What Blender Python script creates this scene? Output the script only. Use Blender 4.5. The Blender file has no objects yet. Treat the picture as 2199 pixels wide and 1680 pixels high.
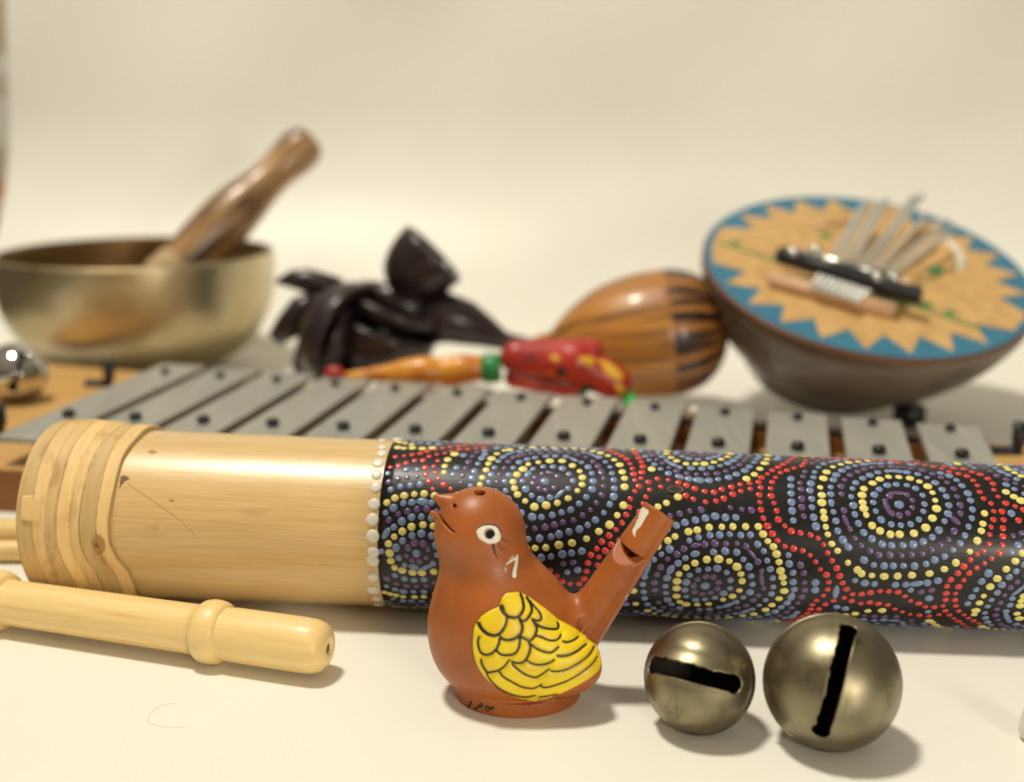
import bpy, math, random
import numpy as np
from mathutils import Vector
from mathutils.bvhtree import BVHTree
from mathutils.geometry import delaunay_2d_cdt

random.seed(7)
rng = np.random.default_rng(7)
sc = bpy.context.scene

# ------------------------------------------------------------------ camera, light, exposure
# all coordinates below are written in centimetres and turned into metres when meshes are made
F, CX, CY, PITCH, H = 2700.0, 1099.5, 840.0, math.radians(13.2), 18.0
cam_d = bpy.data.cameras.new('camera')
cam = bpy.data.objects.new('camera', cam_d)
sc.collection.objects.link(cam)
sc.camera = cam
cam.location = (0, 0, H * .01)
cam.rotation_euler = (math.radians(90) - PITCH, 0, 0)
cam_d.sensor_width = 36
cam_d.lens = 36 * F / 2199
cam_d.clip_start = .01
cam_d.clip_end = 20
cam_d.dof.use_dof = True
cam_d.dof.focus_distance = .395
cam_d.dof.aperture_fstop = 6.0
cam_d.dof.aperture_blades = 0

world = bpy.data.worlds.new('World')
sc.world = world
world.use_nodes = True
wn, wl = world.node_tree.nodes, world.node_tree.links
bg = wn['Background']
bg.inputs['Strength'].default_value = 1.0
wtc = wn.new('ShaderNodeTexCoord'); wsep = wn.new('ShaderNodeSeparateXYZ'); wr = wn.new('ShaderNodeValToRGB')
wl.new(wtc.outputs['Generated'], wsep.inputs[0]); wl.new(wsep.outputs['Z'], wr.inputs[0]); wl.new(wr.outputs[0], bg.inputs[0])
wr.color_ramp.elements[0].position = 0.0; wr.color_ramp.elements[0].color = (.10, .08, .055, 1)
wr.color_ramp.elements[1].position = .75; wr.color_ramp.elements[1].color = (.33, .295, .225, 1)

def area(name, loc, target, size, power, col):
    d = bpy.data.lights.new(name, 'AREA'); d.shape = 'DISK'; d.size = size * .01; d.energy = power; d.color = col
    o = bpy.data.objects.new(name, d); sc.collection.objects.link(o)
    o.location = Vector(loc) * .01
    o.rotation_euler = (Vector(target) - Vector(loc)).to_track_quat('-Z', 'Y').to_euler()
    return o
area('ceiling_lamp', (-57, 46, 225), (-4, 30, 0), 32, 45, (1, .93, .785))
area('side_lamp', (50, -60, 27), (0, 70, 5), 28, 5.0, (1, .92, .76))

vs = sc.view_settings
sc.display_settings.display_device = 'sRGB'
vs.view_transform = 'Standard'; vs.look = 'None'; vs.exposure = 0; vs.gamma = 1; vs.use_curve_mapping = False
sc.cycles.max_bounces = 8

# ------------------------------------------------------------------ pixel rays (2199 x 1680 grid of the photograph)
cP, sP = math.cos(PITCH), math.sin(PITCH)
CAM = np.array([0, 0, H])
def ray(x, y):
    a = (x - CX) / F; b = -(y - CY) / F
    return np.array([a, cP + b * sP, -sP + b * cP])
def at_z(x, y, z=0.0):
    d = ray(x, y); return CAM + d * ((z - H) / d[2])
def at_y(x, y, Y):
    d = ray(x, y); return CAM + d * (Y / d[1])
def at_plane(x, y, p, n):
    d = ray(x, y); p = np.asarray(p, float); n = np.asarray(n, float)
    return CAM + d * (np.dot(p - CAM, n) / np.dot(d, n))
def unit(v):
    v = np.asarray(v, float); return v / np.linalg.norm(v)
def C5(p): return ((1450 + p[0] * .6139) / 1.8627, (1700 + p[1] * .6139) / 1.8627)
def C6(p): return ((2700 + p[0] * .6348) / 1.8627, (1750 + p[1] * .6348) / 1.8627)
def C8(p): return ((1800 + p[0] * .35714) / 1.8627, (2300 + p[1] * .35714) / 1.8627)
def C2(p): return ((2500 + p[0] * .5457) / 1.8627, (2350 + p[1] * .5457) / 1.8627)
def CK(p): return ((2700 + p[0] * .6348) / 1.8627, (700 + p[1] * .6348) / 1.8627)

# ------------------------------------------------------------------ materials
def M(name, col, rough=.5, metal=0, col2=None, scale=(100, 100, 100), lo=.35, hi=.65, coord='Object', detail=4,
      bump=0, bscale=None, bdist=.0005, coat=0, spec=.5, rough2=None, col3=None, scale3=None, lo3=.55, hi3=.75, vcol=None, subsurf=0, emit=None):
    m = bpy.data.materials.new(name); m.use_nodes = True
    nt = m.node_tree; n = nt.nodes; l = nt.links
    b = n['Principled BSDF']
    b.inputs['Base Color'].default_value = (*col, 1)
    b.inputs['Roughness'].default_value = rough
    b.inputs['Metallic'].default_value = metal
    b.inputs['Coat Weight'].default_value = coat
    b.inputs['Coat Roughness'].default_value = .28 if name == 'bamboo' else .12
    b.inputs['Specular IOR Level'].default_value = spec
    tc = n.new('ShaderNodeTexCoord')
    def noise(sc_, det=4, seed=0):
        mp = n.new('ShaderNodeMapping'); mp.inputs['Scale'].default_value = sc_; mp.inputs['Location'].default_value = (seed, seed * 2, seed)
        l.new(tc.outputs[coord], mp.inputs[0])
        t = n.new('ShaderNodeTexNoise'); t.inputs['Scale'].default_value = 1; t.inputs['Detail'].default_value = det
        l.new(mp.outputs[0], t.inputs['Vector']); return t
    cur = None
    def mix(fac, a, c):
        mx = n.new('ShaderNodeMix'); mx.data_type = 'RGBA'
        l.new(fac, mx.inputs[0])
        if isinstance(a, tuple): mx.inputs[6].default_value = (*a, 1)
        else: l.new(a, mx.inputs[6])
        mx.inputs[7].default_value = (*c, 1)
        return mx.outputs[2]
    def ramp(src, a, c):
        r = n.new('ShaderNodeMapRange'); r.inputs[1].default_value = a; r.inputs[2].default_value = c
        l.new(src, r.inputs[0]); return r.outputs[0]
    if col2:
        t = noise(scale, detail); cur = mix(ramp(t.outputs['Fac'], lo, hi), col, col2)
        if rough2 is not None:
            r = n.new('ShaderNodeMapRange'); r.inputs[1].default_value = lo; r.inputs[2].default_value = hi
            r.inputs[3].default_value = rough; r.inputs[4].default_value = rough2
            l.new(t.outputs['Fac'], r.inputs[0]); l.new(r.outputs[0], b.inputs['Roughness'])
    if col3:
        t3 = noise(scale3, 3, 5.3); cur = mix(ramp(t3.outputs['Fac'], lo3, hi3), cur or col, col3)
    if vcol:
        at = n.new('ShaderNodeAttribute'); at.attribute_name = vcol
        mm = n.new('ShaderNodeMix'); mm.data_type = 'RGBA'; mm.blend_type = 'MULTIPLY'; mm.inputs[0].default_value = 1
        if cur: l.new(cur, mm.inputs[6])
        else: mm.inputs[6].default_value = (*col, 1)
        l.new(at.outputs['Color'], mm.inputs[7]); cur = mm.outputs[2]
    if cur: l.new(cur, b.inputs['Base Color'])
    if bump:
        t = noise(bscale or scale, 5, 2.1)
        bp = n.new('ShaderNodeBump'); bp.inputs['Strength'].default_value = bump; bp.inputs['Distance'].default_value = bdist
        l.new(t.outputs['Fac'], bp.inputs['Height']); l.new(bp.outputs[0], b.inputs['Normal'])
    if subsurf:
        b.inputs['Subsurface Weight'].default_value = subsurf; b.inputs['Subsurface Radius'].default_value = (.004, .002, .001)
    if emit: b.inputs['Emission Color'].default_value = (*emit, 1); b.inputs['Emission Strength'].default_value = 1
    return m

mats = dict(
    paper=M('paper', (.84, .825, .755), .42, col2=(.82, .80, .725), scale=(9, 9, 9), bump=.06, bscale=(60, 60, 60), spec=.35),
    clay=M('clay', (.42, .116, .020), .38, col2=(.32, .086, .017), scale=(85, 85, 85), bump=.25, bscale=(1300, 1300, 1300), bdist=.0002,
           rough2=.44, col3=(.46, .15, .035), scale3=(40, 40, 40), lo3=.6, hi3=.8),
    wingyellow=M('wing_yellow', (.84, .64, .010), .42, col2=(.78, .53, .008), scale=(130, 130, 130), bump=.08, bscale=(700, 700, 700), bdist=.0002,
                 col3=(.42, .29, .03), scale3=(210, 210, 210), lo3=.74, hi3=.84),
    ink=M('ink', (.012, .011, .011), .38),
    eyewhite=M('eye_white', (.80, .77, .66), .35),
    eyering=M('eye_ring', (.45, .27, .19), .4),
    pupil=M('pupil', (.004, .004, .007), .65, spec=.2),
    paint_white=M('white_paint', (.78, .74, .62), .5, bump=.3, bscale=(900, 900, 900)),
    brass=M('bell_metal', (.33, .29, .19), .35, 1, col2=(.20, .17, .11), scale=(85, 85, 85), lo=.3, hi=.7, rough2=.48, bump=.10,
            bscale=(260, 260, 260), bdist=.0003, col3=(.15, .115, .06), scale3=(140, 140, 140), lo3=.56, hi3=.74),
    inner_shade=M('bell_inside', (.03, .022, .014), .8),  # hollow shade painted in over tarnish brown, also in the tube hole
    scratch=M('scratch', (.13, .095, .05), .6, .6),
    bamboo=M('bamboo', (.72, .50, .215), .36, col2=(.61, .40, .155), scale=(.25, 11, 1), lo=.35, hi=.68, coord='UV', coat=.65,
             bump=.22, bscale=(.6, 26, 1), bdist=.0004, col3=(.45, .28, .11), scale3=(.5, .9, 1), lo3=.62, hi3=.85),
    wrap=M('wrap', (.74, .53, .245), .62, col2=(.66, .44, .18), scale=(9, .5, 1), lo=.35, hi=.7, coord='UV', coat=.0, bump=.22,
           bscale=(30, .6, 1), bdist=.0004, vcol='tint', col3=(.50, .30, .11), scale3=(1.6, .9, 1), lo3=.56, hi3=.74),
    tubeblack=M('tube_black', (.008, .008, .008), .34, col2=(.014, .013, .012), scale=(4, 4, 4), coord='UV', coat=.12, spec=.3, bump=.15, bscale=(.7, 14, 1), bdist=.0003),
    d_yellow=M('dot_yellow', (.78, .68, .20), .32, coat=.3), d_red=M('dot_red', (.66, .040, .035), .30, coat=.3),
    d_blue=M('dot_blue', (.175, .245, .43), .30, coat=.3), d_purple=M('dot_purple', (.125, .07, .19), .30, coat=.3),
    d_white=M('dot_white', (.76, .73, .62), .38, coat=.2),
    maple=M('maple', (.85, .63, .275), .42, col2=(.80, .57, .23), scale=(.35, 2.2, 1), coord='UV', lo=.35, hi=.7, coat=.10,
            col3=(.70, .45, .16), scale3=(.20, 1.4, 1), lo3=.58, hi3=.78, bump=.08, bscale=(1.2, 30, 1)),
    boreh=M('bore', (.30, .16, .06), .7),
    bar=M('bar_metal', (.42, .42, .375), .42, .45, col2=(.35, .35, .315), scale=(45, 9, 60), col3=(.47, .47, .43), scale3=(240, 12, 60), bump=.05, bscale=(300, 300, 300), rough2=.5),
    blackrub=M('black_rubber', (.010, .011, .014), .38),
    pine=M('pine', (.62, .37, .13), .5, col2=(.54, .30, .095), scale=(12, 160, 100), bump=.1),
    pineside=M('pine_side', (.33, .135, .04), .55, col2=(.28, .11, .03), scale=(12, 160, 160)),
    felt=M('felt', (.045, .026, .014), .95),
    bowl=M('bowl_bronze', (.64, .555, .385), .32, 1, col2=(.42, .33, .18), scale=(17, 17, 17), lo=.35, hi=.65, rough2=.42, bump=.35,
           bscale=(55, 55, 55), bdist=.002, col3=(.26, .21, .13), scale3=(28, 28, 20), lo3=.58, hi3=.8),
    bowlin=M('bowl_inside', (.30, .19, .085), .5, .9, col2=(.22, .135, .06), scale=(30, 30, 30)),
    mallet=M('mallet_wood', (.50, .30, .13), .34, col2=(.30, .15, .055), scale=(.35, 1.6, 1), coord='UV', coat=.2, col3=(.10, .045, .02), scale3=(.22, .8, 1), lo3=.46, hi3=.62),
    suede=M('suede', (.52, .39, .21), .9, col2=(.45, .32, .16), scale=(120, 120, 120)),
    ebony=M('ebony', (.016, .009, .011), .34, col2=(.026, .014, .014), scale=(60, 60, 60), coat=.15),
    cord=M('cord', (.03, .03, .035), .7),
    zebra=M('striped_wood', (.56, .25, .045), .38, col2=(.30, .11, .022), scale=(.16, 2.0, 1), coord='UV', coat=.25, lo=.38, hi=.62,
            col3=(.045, .018, .010), scale3=(.09, 2.6, 1), lo3=.53, hi3=.66),
    zebra2=M('striped_wood_end', (.48, .21, .045), .38, col2=(.33, .11, .02), scale=(.16, 2.0, 1), coord='UV', coat=.25, lo=.38, hi=.62,
             col3=(.025, .012, .009), scale3=(.10, 4.5, 1), lo3=.45, hi3=.52),
    redp=M('red_paint', (.50, .030, .016), .38, col2=(.36, .022, .014), scale=(60, 60, 60), coat=.15, col3=(.62, .16, .05), scale3=(75, 75, 75), lo3=.58, hi3=.72),
    orangep=M('orange_paint', (.74, .32, .03), .34, col2=(.50, .15, .015), scale=(70, 40, 70), lo=.4, hi=.62, coat=.1),
    yellowp=M('yellow_paint', (.80, .46, .04), .35), greenp=M('green_paint', (.02, .22, .06), .4), greenl=M('light_green_paint', (.05, .46, .11), .4),
    blueboard=M('blue_paint', (.035, .19, .30), .55, col2=(.028, .16, .26), scale=(80, 80, 80), bump=.2, bscale=(500, 500, 500)),
    tanboard=M('tan_board', (.64, .40, .155), .6, col2=(.52, .31, .11), scale=(120, 120, 120), bump=.2, bscale=(500, 500, 500)),
    gourd=M('gourd', (.085, .052, .032), .42, col2=(.14, .105, .07), scale=(30, 30, 12), coat=.3, col3=(.045, .022, .014), scale3=(20, 20, 60), lo3=.5, hi3=.7),
    gourdrim=M('gourd_rim', (.17, .06, .02), .5),
    steel=M('steel', (.58, .58, .55), .22, 1), tine=M('tine', (.62, .63, .59), .40, .5), pinkwood=M('pink_wood', (.72, .46, .27), .5),
    chrome=M('chrome', (.62, .60, .56), .10, 1), clear=M('cloudy_plastic', (.74, .70, .68), .12, coat=.5), whitebead=M('white_bead', (.80, .77, .68), .3),
    hair=M('hair', (.55, .42, .26), .5), knot=M('knot', (.16, .085, .035), .6), crack=M('crack', (.40, .235, .07), .6),
    strip_w=M('strip_white', (.78, .76, .66), .5), strip_g=M('strip_grey', (.58, .54, .43), .6), strip_o=M('strip_orange', (.75, .22, .04), .6), strip_t=M('strip_tan', (.55, .44, .30), .6),
)

# ------------------------------------------------------------------ object helpers
def props(o, label=None, cat=None, group=None, kind=None):
    if label: o['label'] = label
    if cat: o['category'] = cat
    if group: o['group'] = group
    if kind: o['kind'] = kind
    return o
def root_at(p): return np.asarray(p, float)
ORG = {}
def thing(name, loc, label, cat, group=None):
    o = bpy.data.objects.new(name, None); sc.collection.objects.link(o)
    o.empty_display_size = .01
    o.location = Vector(loc) * .01; ORG[o.name] = np.asarray(loc, float)
    return props(o, label, cat, group)
def mk(name, verts, faces, mat, parent=None, smooth=True, uv=None, fmat=None, tint=None, origin=None):
    v = np.asarray(verts, float)
    if parent is not None: org = ORG[parent.name]
    else: org = np.asarray(origin if origin is not None else (0, 0, 0), float)
    me = bpy.data.meshes.new(name)
    me.from_pydata(((v - org) * .01).tolist(), [], faces if isinstance(faces, list) else faces.tolist())
    for m in (mat if isinstance(mat, (list, tuple)) else [mat]): me.materials.append(mats[m])
    if fmat is not None: me.polygons.foreach_set('material_index', np.asarray(fmat, np.int32))
    if smooth: me.polygons.foreach_set('use_smooth', np.ones(len(me.polygons), bool))
    if uv is not None:
        l = me.uv_layers.new(name='UVMap'); li = np.zeros(len(me.loops), np.int32); me.loops.foreach_get('vertex_index', li)
        l.data.foreach_set('uv', np.asarray(uv, np.float32)[li].ravel())
    if tint is not None:
        a = me.color_attributes.new('tint', 'FLOAT_COLOR', 'POINT'); a.data.foreach_set('color', np.asarray(tint, np.float32).ravel())
    me.update()
    o = bpy.data.objects.new(name, me); sc.collection.objects.link(o)
    if parent is not None: o.parent = parent; ORG[o.name] = org
    else: o.location = Vector(org) * .01; ORG[o.name] = org
    return o
def copy_to(o, loc, parent=None):
    c = o.copy(); sc.collection.objects.link(c)
    c.parent = parent
    c.location = loc
    return c
def frame(ax):
    ax = unit(ax); ref = np.array([0, 0, 1.]) if abs(ax[2]) < .9 else np.array([0, 1., 0])
    n1 = unit(np.cross(ax, ref)); n2 = np.cross(n1, ax)
    return ax, n1, n2
def grid_faces(nu, nv, wrap_v=True):
    f = []
    for i in range(nu - 1):
        for j in range(nv if wrap_v else nv - 1):
            j2 = (j + 1) % nv; f.append((i * nv + j, i * nv + j2, (i + 1) * nv + j2, (i + 1) * nv + j))
    return f
def lathe(name, p0, axis, prof, mat, parent=None, seg=64, uvs=1.0, fm=None, wob=0, origin=None):
    """profile = list of (distance along axis, radius)"""
    p0 = np.asarray(p0, float); ax, n1, n2 = frame(axis)
    V = []; UV = []; s = 0
    th = np.linspace(0, 2 * np.pi, seg, endpoint=False)
    for k, (t, r) in enumerate(prof):
        if k: s += math.hypot(t - prof[k - 1][0], r - prof[k - 1][1])
        rr = r * (1 + wob * np.sin(3 * th + t * .8) * .5 + wob * np.sin(5 * th - t * 1.3) * .3) if wob else r
        ring = p0 + ax * t + (np.cos(th) * rr)[:, None] * n1 + (np.sin(th) * rr)[:, None] * n2
        V.append(ring); UV += [(s * uvs, a * 2.0) for a in np.minimum(th, 2 * np.pi - th)]
    V = np.concatenate(V); f = grid_faces(len(prof), seg)
    fmat = None
    if fm: fmat = [fm(prof[i // seg][0]) for i in range(len(f))]
    return mk(name, V, f, mat, parent, uv=UV, fmat=fmat, origin=origin)
def smooth_prof(pts, n=60):
    """Catmull-Rom through profile points"""
    P = np.array(pts, float); P = np.vstack([2 * P[0] - P[1], P, 2 * P[-1] - P[-2]]); out = []
    m = max(2, n // (len(pts) - 1))
    for i in range(1, len(P) - 2):
        for t in np.linspace(0, 1, m, endpoint=False):
            out.append(.5 * ((2 * P[i]) + (-P[i - 1] + P[i + 1]) * t + (2 * P[i - 1] - 5 * P[i] + 4 * P[i + 1] - P[i + 2]) * t * t + (-P[i - 1] + 3 * P[i] - 3 * P[i + 1] + P[i + 2]) * t ** 3))
    out.append(P[-2]); return [tuple(q) for q in out]
def box_faces(): return [(0, 3, 2, 1), (4, 5, 6, 7), (0, 1, 5, 4), (1, 2, 6, 5), (2, 3, 7, 6), (3, 0, 4, 7)]
def prism(name, poly, z0, z1, mat, parent=None, bevel=0, fmat=None, origin=None):
    n = len(poly); poly = np.array(poly, float)
    if bevel:
        c = poly.mean(0); ins = poly + np.array([unit(c - p) * bevel * 1.3 for p in poly])
        V = [(x, y, z0) for x, y in poly] + [(x, y, z1 - bevel) for x, y in poly] + [(x, y, z1) for x, y in ins]
        f = [tuple(range(n - 1, -1, -1)), tuple(range(2 * n, 3 * n))]
        for k in (0, 1): f += [(k * n + i, k * n + (i + 1) % n, (k + 1) * n + (i + 1) % n, (k + 1) * n + i) for i in range(n)]
    else:
        V = [(x, y, z0) for x, y in poly] + [(x, y, z1) for x, y in poly]
        f = [tuple(range(n - 1, -1, -1)), tuple(range(n, 2 * n))] + [(i, (i + 1) % n, n + (i + 1) % n, n + i) for i in range(n)]
    fm = None
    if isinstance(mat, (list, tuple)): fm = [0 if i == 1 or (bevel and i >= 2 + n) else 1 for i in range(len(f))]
    return mk(name, V, f, mat, parent, smooth=False, fmat=fm, origin=origin)
def tube_path(name, pts, rad, mat, parent=None, seg=12, origin=None):
    P = np.array(pts, float); n = len(P); rad = np.broadcast_to(np.asarray(rad, float), (n,))
    V = []; T = np.gradient(P, axis=0); ref = np.array([.123, .27, .95])
    for i in range(n):
        t = unit(T[i]); a = unit(np.cross(t, ref)); b = np.cross(t, a)
        th = np.linspace(0, 2 * np.pi, seg, endpoint=False)
        V.append(P[i] + rad[i] * (np.cos(th)[:, None] * a + np.sin(th)[:, None] * b))
    V = np.concatenate(V); f = grid_faces(n, seg)
    f += [tuple(range(seg - 1, -1, -1)), tuple(range((n - 1) * seg, n * seg))]
    return mk(name, V, f, mat, parent, origin=origin)
def sphere_vf(c, r, nu=24, nv=16, ax=(0, 0, 1)):
    a, n1, n2 = frame(ax); r = np.broadcast_to(r, (3,))
    V = []
    for i in range(nv + 1):
        p = math.pi * i / nv
        for j in range(nu):
            t = 2 * math.pi * j / nu
            V.append(np.asarray(c) + a * math.cos(p) * r[2] + n1 * math.sin(p) * math.cos(t) * r[0] + n2 * math.sin(p) * math.sin(t) * r[1])
    return np.array(V), grid_faces(nv + 1, nu)
def sphere(name, c, r, mat, parent=None, ax=(0, 0, 1), origin=None, nu=24, nv=16):
    V, f = sphere_vf(c, r, nu, nv, ax); return mk(name, V, f, mat, parent, origin=origin)

# ------------------------------------------------------------------ implicit surfaces
def nets(f, lo, hi, h):
    lo = np.array(lo, float); n = [int(math.ceil((hi[i] - lo[i]) / h)) + 1 for i in range(3)]
    ax = [(lo[i] + h * np.arange(n[i])).astype(np.float32) for i in range(3)]
    Vv = np.empty(n, np.float32)
    for a in range(0, n[0], 32):
        X, Y, Z = np.meshgrid(ax[0][a:a + 32], ax[1], ax[2], indexing='ij'); Vv[a:a + 32] = f(X, Y, Z)
    ins = Vv < 0
    cnt = np.zeros([k - 1 for k in n], np.int8)
    cs = [(i, j, k) for i in (0, 1) for j in (0, 1) for k in (0, 1)]
    for (i, j, k) in cs: cnt += ins[i:n[0] - 1 + i, j:n[1] - 1 + j, k:n[2] - 1 + k]
    act = (cnt > 0) & (cnt < 8); ijk = np.argwhere(act)
    vid = np.full(act.shape, -1, np.int64); vid[act] = np.arange(len(ijk))
    val = {c: Vv[ijk[:, 0] + c[0], ijk[:, 1] + c[1], ijk[:, 2] + c[2]] for c in cs}
    P = np.zeros((len(ijk), 3)); N = np.zeros(len(ijk))
    for a in cs:
        for d in range(3):
            if a[d] == 0:
                b = list(a); b[d] = 1; b = tuple(b); va, vb = val[a], val[b]; m = (va < 0) != (vb < 0)
                t = np.where(m, va / np.where(m, va - vb, 1), 0)
                for e in range(3): P[:, e] += np.where(m, a[e] + (t if e == d else 0), 0)
                N += m
    P = lo + h * (ijk + P / N[:, None])
    faces = []
    for d in range(3):
        sl0 = [slice(None)] * 3; sl1 = [slice(None)] * 3; sl0[d] = slice(0, -1); sl1[d] = slice(1, None)
        ch = ins[tuple(sl0)] != ins[tuple(sl1)]
        e = np.argwhere(ch); o1, o2 = [(1, 2), (2, 0), (0, 1)][d]
        e = e[(e[:, o1] > 0) & (e[:, o2] > 0) & (e[:, o1] < n[o1] - 1) & (e[:, o2] < n[o2] - 1)]
        A = e.copy(); A[:, o1] -= 1; A[:, o2] -= 1; B = e.copy(); B[:, o2] -= 1; Cc = e.copy(); D = e.copy(); D[:, o1] -= 1
        q = np.stack([vid[tuple(x.T)] for x in (A, B, Cc, D)], 1)
        s = ins[tuple(e.T)]; q[~s] = q[~s][:, ::-1]; faces.append(q)
    Fc = np.concatenate(faces)
    for _ in range(2):
        e = h * .3
        v = f(P[:, 0], P[:, 1], P[:, 2])
        g = np.stack([(f(P[:, 0] + (i == 0) * e, P[:, 1] + (i == 1) * e, P[:, 2] + (i == 2) * e) - v) / e for i in range(3)], 1)
        st = -(v / np.maximum((g ** 2).sum(1), .2))[:, None] * g
        L = np.linalg.norm(st, axis=1, keepdims=True); P += st * np.minimum(1, h * .5 / np.maximum(L, 1e-9))
    return P, Fc
def smin(a, b, k):
    h = np.clip(.5 + .5 * (b - a) / k, 0, 1); return b * (1 - h) + a * h - k * h * (1 - h)
def smax(a, b, k): return -smin(-a, -b, k)
def s_ell(X, Y, Z, c, r):
    x, y, z = (X - c[0]) / r[0], (Y - c[1]) / r[1], (Z - c[2]) / r[2]
    k0 = np.sqrt(x * x + y * y + z * z); k1 = np.sqrt((x / r[0]) ** 2 + (y / r[1]) ** 2 + (z / r[2]) ** 2)
    return k0 * (k0 - 1) / np.maximum(k1, 1e-6)
def s_cone(X, Y, Z, a, b, ra, rb, sy=1.0):
    a = np.array(a, float); b = np.array(b, float); d = b - a; L2 = (d ** 2).sum()
    t = np.clip(((X - a[0]) * d[0] + (Y - a[1]) * d[1] + (Z - a[2]) * d[2]) / L2, 0, 1)
    return np.sqrt((X - a[0] - t * d[0]) ** 2 + ((Y - a[1] - t * d[1]) / sy) ** 2 + (Z - a[2] - t * d[2]) ** 2) - (ra + (rb - ra) * t)

class Surf:
    def __init__(s, verts, faces): s.b = BVHTree.FromPolygons([tuple(v) for v in verts], [tuple(int(i) for i in q) for q in faces])
    def hit(s, x, y):
        d = Vector(ray(x, y)).normalized(); r = s.b.ray_cast(Vector(CAM), d)
        if r[0] is None: return None
        n = np.array(r[1]); n = n if np.dot(n, np.array(d)) < 0 else -n
        return np.array(r[0]), n
def resample(pts, step, closed=False):
    P = np.array(pts, float)
    if len(P) > 2: P = np.array(smooth_prof([tuple(p) for p in P], n=8 * (len(P) - 1)))
    d = np.r_[0, np.cumsum(np.linalg.norm(np.diff(P, axis=0), axis=1))]
    m = max(2, int(d[-1] / step) + 1); t = np.linspace(0, d[-1], m)
    return np.stack([np.interp(t, d, P[:, 0]), np.interp(t, d, P[:, 1])], 1)
def ribbons(name, surf, strokes, mat, parent, lift=.012, step=1.6, thick=.01):
    """painted strokes: (points, width at start, width at end) lying on a surface"""
    V = []; Fc = []
    for pts, w0, w1 in strokes:
        P = resample(pts, step); T = np.gradient(P, axis=0); T /= np.linalg.norm(T, axis=1, keepdims=True); N = np.stack([-T[:, 1], T[:, 0]], 1)
        n = len(P); rows = []
        for i in range(n):
            u = i / (n - 1); w = (w0 + (w1 - w0) * u) * .5 * min(1, .45 + 3 * u * n / 12, .45 + 3 * (1 - u) * n / 12) * (1 + .10 * math.sin(i * 1.7 + P[0, 0]))
            row = []
            for k, hh in ((-1, 0), (-.55, 1), (.55, 1), (1, 0)):
                q = P[i] + N[i] * w * k; r = surf.hit(*q)
                if r is None: row = None; break
                row.append(r[0] + r[1] * (lift * (.45 + .55 * hh)))
            rows.append(row)
        prev = None
        for row in rows:
            if row is None: prev = None; continue
            b = len(V); V += row
            if prev is not None: Fc += [(prev + k, prev + k + 1, b + k + 1, b + k) for k in range(3)]
            prev = b
    return mk(name, V, Fc, mat, parent)
def patch(name, surf, outline, mat, parent, step=2.5, lift=.02, edge=6, fn=None, closed_smooth=True):
    """raised painted area on a surface; outline in photo pixels"""
    O = np.array(outline, float)
    if closed_smooth:
        Q = np.vstack([O[-2:], O, O[:2]]); R = np.array(smooth_prof([tuple(p) for p in Q], n=6 * (len(Q) - 1))); m = 6
        O = R[2 * m:-2 * m - (0 if True else 0)]
        if np.linalg.norm(O[0] - O[-1]) < 1e-6: O = O[:-1]
    from_ = O.min(0); to = O.max(0)
    gx, gy = np.meshgrid(np.arange(from_[0], to[0], step), np.arange(from_[1], to[1], step)); G = np.stack([gx.ravel(), gy.ravel()], 1)
    G[:, 0] += (np.round((G[:, 1] - from_[1]) / step) % 2) * step * .5
    A = O; B = np.roll(O, -1, 0)
    def dist(p):
        d = B - A; t = np.clip(((p - A) * d).sum(1) / (d ** 2).sum(1), 0, 1); return np.sqrt(((p - A - t[:, None] * d) ** 2).sum(1)).min()
    def inside(p):
        c = ((A[:, 1] > p[1]) != (B[:, 1] > p[1])); x = A[:, 0] + (p[1] - A[:, 1]) / np.where(c, B[:, 1] - A[:, 1], 1) * (B[:, 0] - A[:, 0])
        return (c & (p[0] < x)).sum() % 2 == 1
    I = [p for p in G if inside(p) and dist(p) > step * .45]
    pts = [Vector(p) for p in O] + [Vector(p) for p in I]; n = len(O)
    v2, _, tri, _, _, _ = delaunay_2d_cdt(pts, [(i, (i + 1) % n) for i in range(n)], [], 1, 1e-4)
    V = []
    ok = []
    for p in v2:
        r = surf.hit(p[0], p[1]); ok.append(r is not None)
        if r is None: V.append(np.zeros(3)); continue
        d = dist(np.array(p)); k = min(1, d / edge); k = math.sqrt(max(0, 1 - (1 - k) ** 2))
        h = lift * (k * .95 + .05) + (fn(np.array(p), d) if fn else 0)
        V.append(r[0] + r[1] * h)
    Fc = [t for t in tri if all(ok[i] for i in t)]
    # keep the largest connected piece
    par = list(range(len(V)))
    def fd(i):
        while par[i] != i: par[i] = par[par[i]]; i = par[i]
        return i
    for t in Fc:
        for i in t[1:]: par[fd(i)] = fd(t[0])
    cnt = {}
    for t in Fc: cnt[fd(t[0])] = cnt.get(fd(t[0]), 0) + 1
    if cnt:
        best = max(cnt, key=cnt.get); Fc = [t for t in Fc if fd(t[0]) == best]
        used = sorted({i for t in Fc for i in t}); mp_ = {i: k for k, i in enumerate(used)}
        V = [V[i] for i in used]; Fc = [tuple(mp_[i] for i in t) for t in Fc]
    # face the camera
    out = []
    for t in Fc:
        a, b, c = (V[i] for i in t); nn = np.cross(b - a, c - a)
        out.append(tuple(t) if np.dot(nn, CAM - a) > 0 else tuple(t[::-1]))
    return mk(name, V, out, mat, parent), np.array(V), out

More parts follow.
